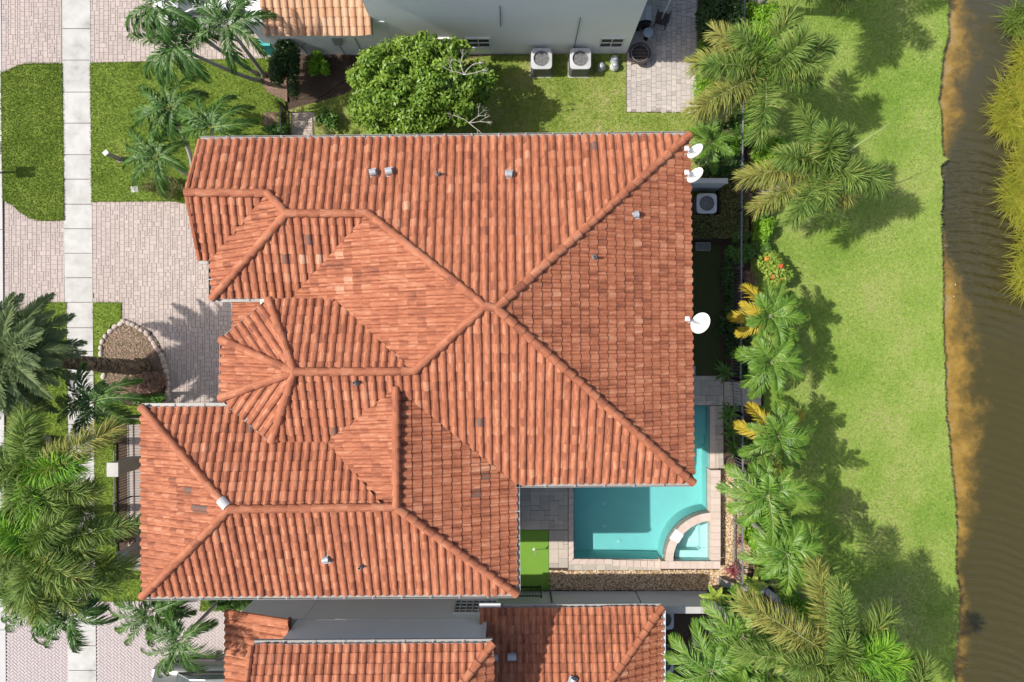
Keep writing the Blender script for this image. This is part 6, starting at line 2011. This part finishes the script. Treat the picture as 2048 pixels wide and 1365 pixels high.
# clipped box hedge in an L round the air conditioner
def box_hedge(label, rects, h, seed):
    c0 = P(rects[0][0], rects[0][1]); t = thing("hedge", label, "hedge", (c0.x, c0.y, 0), "clipped hedges")
    r = np.random.default_rng(seed); Vs, ts = [], []
    for (x0, y0, x1, y1) in rects:
        a, c = P(x0, y1, h), P(x1, y0, h)
        n = int((c.x - a.x) * (c.y - a.y) * 1500) + 300
        x, y = r.uniform(a.x, c.x, n), r.uniform(a.y, c.y, n)
        z = h - r.random(n) ** 2 * .35 + r.normal(0, .025, n)
        ctr = np.stack([x, y, z], -1)
        nr = np.array([0, 0, 1.0]) + r.normal(0, .6, (n, 3)); nr /= np.linalg.norm(nr, axis=1)[:, None]
        u = np.cross(nr, r.normal(size=(n, 3))); u /= np.linalg.norm(u, axis=1)[:, None]; v = np.cross(nr, u)
        s = r.uniform(.018, .04, n)[:, None]
        Vs.append(np.stack([ctr - u * s * 1.4, ctr + v * s, ctr + u * s * 1.4, ctr - v * s], 1).reshape(-1, 3)); ts.append(r.random(n))
    V = np.concatenate(Vs) - np.array([c0.x, c0.y, 0]); nn = len(V) // 4
    link("foliage", np_mesh("foliage", V, np.arange(nn * 4).reshape(nn, 4), m_hedge, tint=np.concatenate(ts)), t)
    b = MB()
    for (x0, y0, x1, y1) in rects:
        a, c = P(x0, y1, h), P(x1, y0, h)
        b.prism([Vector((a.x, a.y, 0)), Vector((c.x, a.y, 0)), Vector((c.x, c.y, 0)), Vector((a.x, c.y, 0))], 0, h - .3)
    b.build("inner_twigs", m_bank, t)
box_hedge("clipped dark hedge wrapped round the lone air conditioner", [(1442, 365, 1498, 430), (1360, 430, 1498, 476)], .8, 75)
sh("pale green ferny shrub on the lawn edge below the hedge", 1527, 458, 25, 1.0, m_shrubl, 1700, .09, 76, ry=32)
sh("small dark shrub at the fence beside the court turf", 1476, 510, 26, 1.1, m_shrub, 1700, .09, 77, ry=24)
sh("brown twiggy shrub at the fence beside the flowering shrub", 1493, 560, 22, .8, m_dryleaf, 700, .07, 78)
fl = sh("yellow-green shrub with red and orange flowers on the lake lawn edge", 1543, 548, 42, 1.4, m_shruby, 1500, .13, 79, ry=36, k=14)
for x, y, mt in ((1534, 518, m_orangefl), (1562, 532, m_redfl), (1546, 554, m_redfl), (1563, 562, m_orangefl)):
    c = P(x, y, 1.35); V, F, ti = leaf_cloud([(c.x, c.y, c.z, .1, .1, .07)], 40, .08, x)
    link("flower", np_mesh("flower", V - np.array(wl(fl)), F, mt, tint=ti), fl)
for i, (x, y, r_, ry_) in enumerate(((1452, 560, 14, 40), (1455, 640, 20, 40), (1470, 700, 26, 34))):
    sh(["dark narrow shrub beside the court turf, upper of three", "dark narrow shrub beside the court turf, middle of three", "dark fern-like shrub beside the court turf, lowest of three"][i], x, y, r_, .9, m_shrubd, 1900, .10, 80 + i, ry=ry_, k=12)
def strappy(name, label, px, py, n, L, mat, seed, h=.25, wid=.05, cat="plant", group="strap-leaved plants"):
    """Rosette of arching strap leaves."""
    c = P(px, py, h); t = thing(name, label, cat, (c.x, c.y, 0), group)
    r = random.Random(seed)
    b = MB(); b.tube([Vector((c.x, c.y, -.02)), Vector((c.x, c.y, h))], [.03, .02], 6); b.build("stem", m_bark, t)
    for i in range(n):
        a = i * 2.4 + r.uniform(-.3, .3); l = L * r.uniform(.7, 1.1); e = r.uniform(.2, 1.1)
        d = Vector((math.cos(a), math.sin(a), 0)); s = Vector((-math.sin(a), math.cos(a), 0))
        p = Vector((c.x, c.y, h)); k = 5; prev = None; b = MB()
        for j in range(k + 1):
            q = p; wv = wid * math.sin(math.pi * min(.98, .12 + .86 * j / k)) + .002
            cur = (q - s * wv, q + Vector((0, 0, -.012)), q + s * wv)
            if prev:
                b.poly([prev[0], prev[1], cur[1], cur[0]], r.random()); b.poly([prev[1], prev[2], cur[2], cur[1]], r.random())
            prev = cur
            e2 = e - 1.5 * j / k
            p = p + (d * math.cos(e2) + Vector((0, 0, math.sin(e2)))) * l / k
        b.build("leaf", mat, t, color=r.uniform(-.2, .2))
    return t
strappy("ginger_plant", "broad-leaved dark green plant left of the garden path", 1448, 745, 16, .65, m_shrub, 90, .4)
strappy("ginger_plant", "broad-leaved green plant just below the path steps, upper of three by the pool", 1458, 828, 18, .62, m_shrub, 91, .4)
strappy("ginger_plant", "broad-leaved green plant beside the fence, middle of three by the pool", 1462, 862, 16, .6, m_shrub, 92, .35)
strappy("ginger_plant", "broad-leaved green plant above the dark planter, lowest of three by the pool", 1466, 896, 15, .55, m_shrub, 93, .3)
strappy("red_cordyline", "dark red spiky plant between gravel and palms, larger one", 1468, 1142, 26, .5, m_red, 94, .25, .03)
strappy("red_cordyline", "small dark red spiky plant beside the gravel strip, upper one", 1482, 1082, 18, .34, m_red, 95, .25, .025)
strappy("bird_of_paradise", "broad yellow-green leaves over the end of the grey garden wall", 1430, 1192, 8, .8, m_shruby, 96, .9, .13)
strappy("bird_of_paradise", "broad yellow leaf clump between palms beside the low wall", 1506, 1165, 9, .8, m_shruby, 97, .7, .12)
sh("lush green shrub filling the gap beneath the two pool palms", 1512, 1060, 36, 1.0, m_shrubl, 2600, .12, 98, ry=34, k=12, aspect=3)
sh("green undergrowth beneath the lower fronds at the lawn corner", 1600, 1210, 40, .5, m_shrubl, 1500, .10, 99, ry=36)
sh("pinkish dry feathery shrub in the stone-ringed bed", 295, 765, 40, .7, m_dryleaf, 3200, .09, 100, ry=24, k=14, aspect=5)
sh("dark green shrub at the foot of the date palm", 300, 800, 36, .6, m_shrub, 1500, .10, 101, ry=14)
sh("bright grassy shrub between the driveway palms and the house", 470, 1205, 45, .8, m_shrub, 2600, .10, 102, ry=14, k=14)
sh("russet low shrub behind the lower pier", 262, 1085, 14, .5, m_dryleaf, 600, .07, 103, ry=40, k=8)
sh("green undergrowth below the kerbside palms", 60, 1165, 60, .6, m_shrub, 2500, .10, 104, ry=34, k=14)
sh("dark undergrowth between the bottom edge palms", 1440, 1345, 70, .6, m_shrubd, 3000, .12, 105, ry=50, k=14)
sh("green undergrowth beneath the largest foxtail palm", 1590, 1330, 50, .6, m_shrubd, 2400, .12, 106, ry=50, k=14)

for i, (x, y, r_, ry_, mt, lab) in enumerate((
        (1494, 650, 26, 34, m_shrub, "leafy green shrub under the yellow-fronded round-headed palm"), (1494, 742, 24, 26, m_shrubd, "dark shrub under the plain green round-headed palm"),
        (1500, 890, 28, 30, m_shrub, "green shrub at the foot of the round-headed palm below the path"), (1502, 968, 30, 34, m_shruby, "yellow-green shrub under the upper pool palm"),
        (1545, 1045, 34, 26, m_shrub, "green shrub between the two pool palms on the lawn side"), (1478, 470, 20, 20, m_shrub, "green shrub at the corner of the clipped hedge by the fence"),
        (1520, 500, 16, 18, m_shrub, "small green shrub just above the red-flowered shrub"), (1494, 270, 26, 22, m_shrubl, "lime shrub beside the fence below the leaning palm"),
        (1480, 385, 22, 24, m_dryleaf, "brownish shrub by the fence at the foot of the second foxtail palm"), (1545, 1130, 30, 24, m_shrub, "green shrub under the lower pool palm"),
        (1478, 148, 22, 30, m_shrubl, "lime shrub under the patio-side fronds by the fence"), (1506, 228, 22, 22, m_shrubl, "lime shrub between fence and lawn under the hanging frond"),
        (1460, 300, 20, 20, m_shrubl, "lime shrub between the feathery palm and the grey fence"), (1516, 425, 18, 20, m_shrub, "leafy green shrub above the pale ferny shrub"),
        (1450, 1195, 26, 24, m_shrub, "green shrub behind the garden wall end"))):
    sh(lab, x, y, r_, .85, mt, 1900, .10, 120 + i, ry=ry_, k=12)
# fallen leaves on the lake lawn
_n = 420; _x = rng.uniform(11, 18, _n); _y = rng.uniform(-14, 14, _n); _a = rng.uniform(0, 6.28, _n); _s = rng.uniform(.02, .06, _n); _z = np.full(_n, .075)
_V = np.stack([np.stack([_x + _s * np.cos(_a), _y + _s * np.sin(_a), _z], -1), np.stack([_x - _s * .35 * np.sin(_a), _y + _s * .35 * np.cos(_a), _z + .012], -1),
               np.stack([_x - _s * np.cos(_a), _y - _s * np.sin(_a), _z], -1), np.stack([_x + _s * .35 * np.sin(_a), _y - _s * .35 * np.cos(_a), _z + .015], -1)], 1)
tag(link("fallen_leaves", np_mesh("fallen_leaves", _V.reshape(-1, 3), np.arange(_n * 4).reshape(_n, 4), m_litter, tint=rng.random(_n))), kind="stuff")

# ================================================================== REEDS ON THE CANAL
def reeds(label, poly_px, n, mat, seed, hmin=.7, hmax=1.9, lean=(-.75, -.55), z=WATER_Z):
    poly = [(p.x, p.y) for p in PP(poly_px, z)]
    xs = [p[0] for p in poly]; ys = [p[1] for p in poly]
    c = Vector((sum(xs) / len(xs), sum(ys) / len(ys), z))
    t = thing("reed_clump", label, "reeds", c, "reed clumps in the canal")
    r = np.random.default_rng(seed)
    x = r.uniform(min(xs), max(xs), n * 2); y = r.uniform(min(ys), max(ys), n * 2)
    k = inside(x, y, poly); x, y = x[k][:n], y[k][:n]; n = len(x)
    h = r.uniform(hmin, hmax, n); az = math.atan2(lean[1], lean[0]) + r.normal(0, .8, n)
    ln = h * r.uniform(.3, .95, n); w_ = r.uniform(.012, .026, n)
    V = np.zeros((n, 5, 3))
    for i, s in ((0, 0.0), (2, .55), (4, 1.0)):
        hx = x + np.cos(az) * ln * s ** 1.7; hy = y + np.sin(az) * ln * s ** 1.7; hz = z - .05 + h * .75 * (s - .30 * s * s)
        if i < 4:
            ww = w_ * (1 if i == 0 else .8)
            V[:, i] = np.stack([hx - np.sin(az) * ww, hy + np.cos(az) * ww, hz], -1); V[:, i + 1] = np.stack([hx + np.sin(az) * ww, hy - np.cos(az) * ww, hz], -1)
        else:
            V[:, 4] = np.stack([hx, hy, hz], -1)
    F0 = np.array([(0, 1, 3), (0, 3, 2), (2, 3, 4)])
    F = (F0[None] + (np.arange(n) * 5)[:, None, None]).reshape(-1, 3)
    tint = np.repeat(np.clip(r.normal(.5, .22, n), 0, 1), 3)
    link("blades", np_mesh("blades", V.reshape(-1, 3) - np.array(c), F, mat, tint=tint), t)
    m_ = n // 30
    b = MB(); rr_ = random.Random(seed)
    for i in range(min(60, m_)):
        b.tube([Vector((x[i], y[i], z - .3)), Vector((x[i] - .05, y[i], z + .25))], [.03, .012], 4)
    b.build("stalk_base", m_bank, t)
reeds("small green reed clump alone near the top right corner", [(2004, 50), (2030, 18), (2075, 10), (2085, 62), (2030, 62)], 700, m_reedg, 110)
reeds("yellow-green reed bed reaching furthest left over the water", [(2030, 100), (2070, 85), (2110, 90), (2110, 272), (2000, 262), (1985, 235), (2000, 190), (2035, 150)], 6200, m_reed, 111)
reeds("long yellow reed bed along the right edge below the widest one", [(2052, 268), (2110, 260), (2110, 470), (2040, 440), (2010, 410), (2004, 385), (2030, 320)], 6000, m_reed, 112)
reeds("lowest reed bed tapering off at the right edge", [(2040, 445), (2110, 440), (2110, 600), (2045, 585), (2026, 575), (2030, 520)], 1900, m_reed, 113)
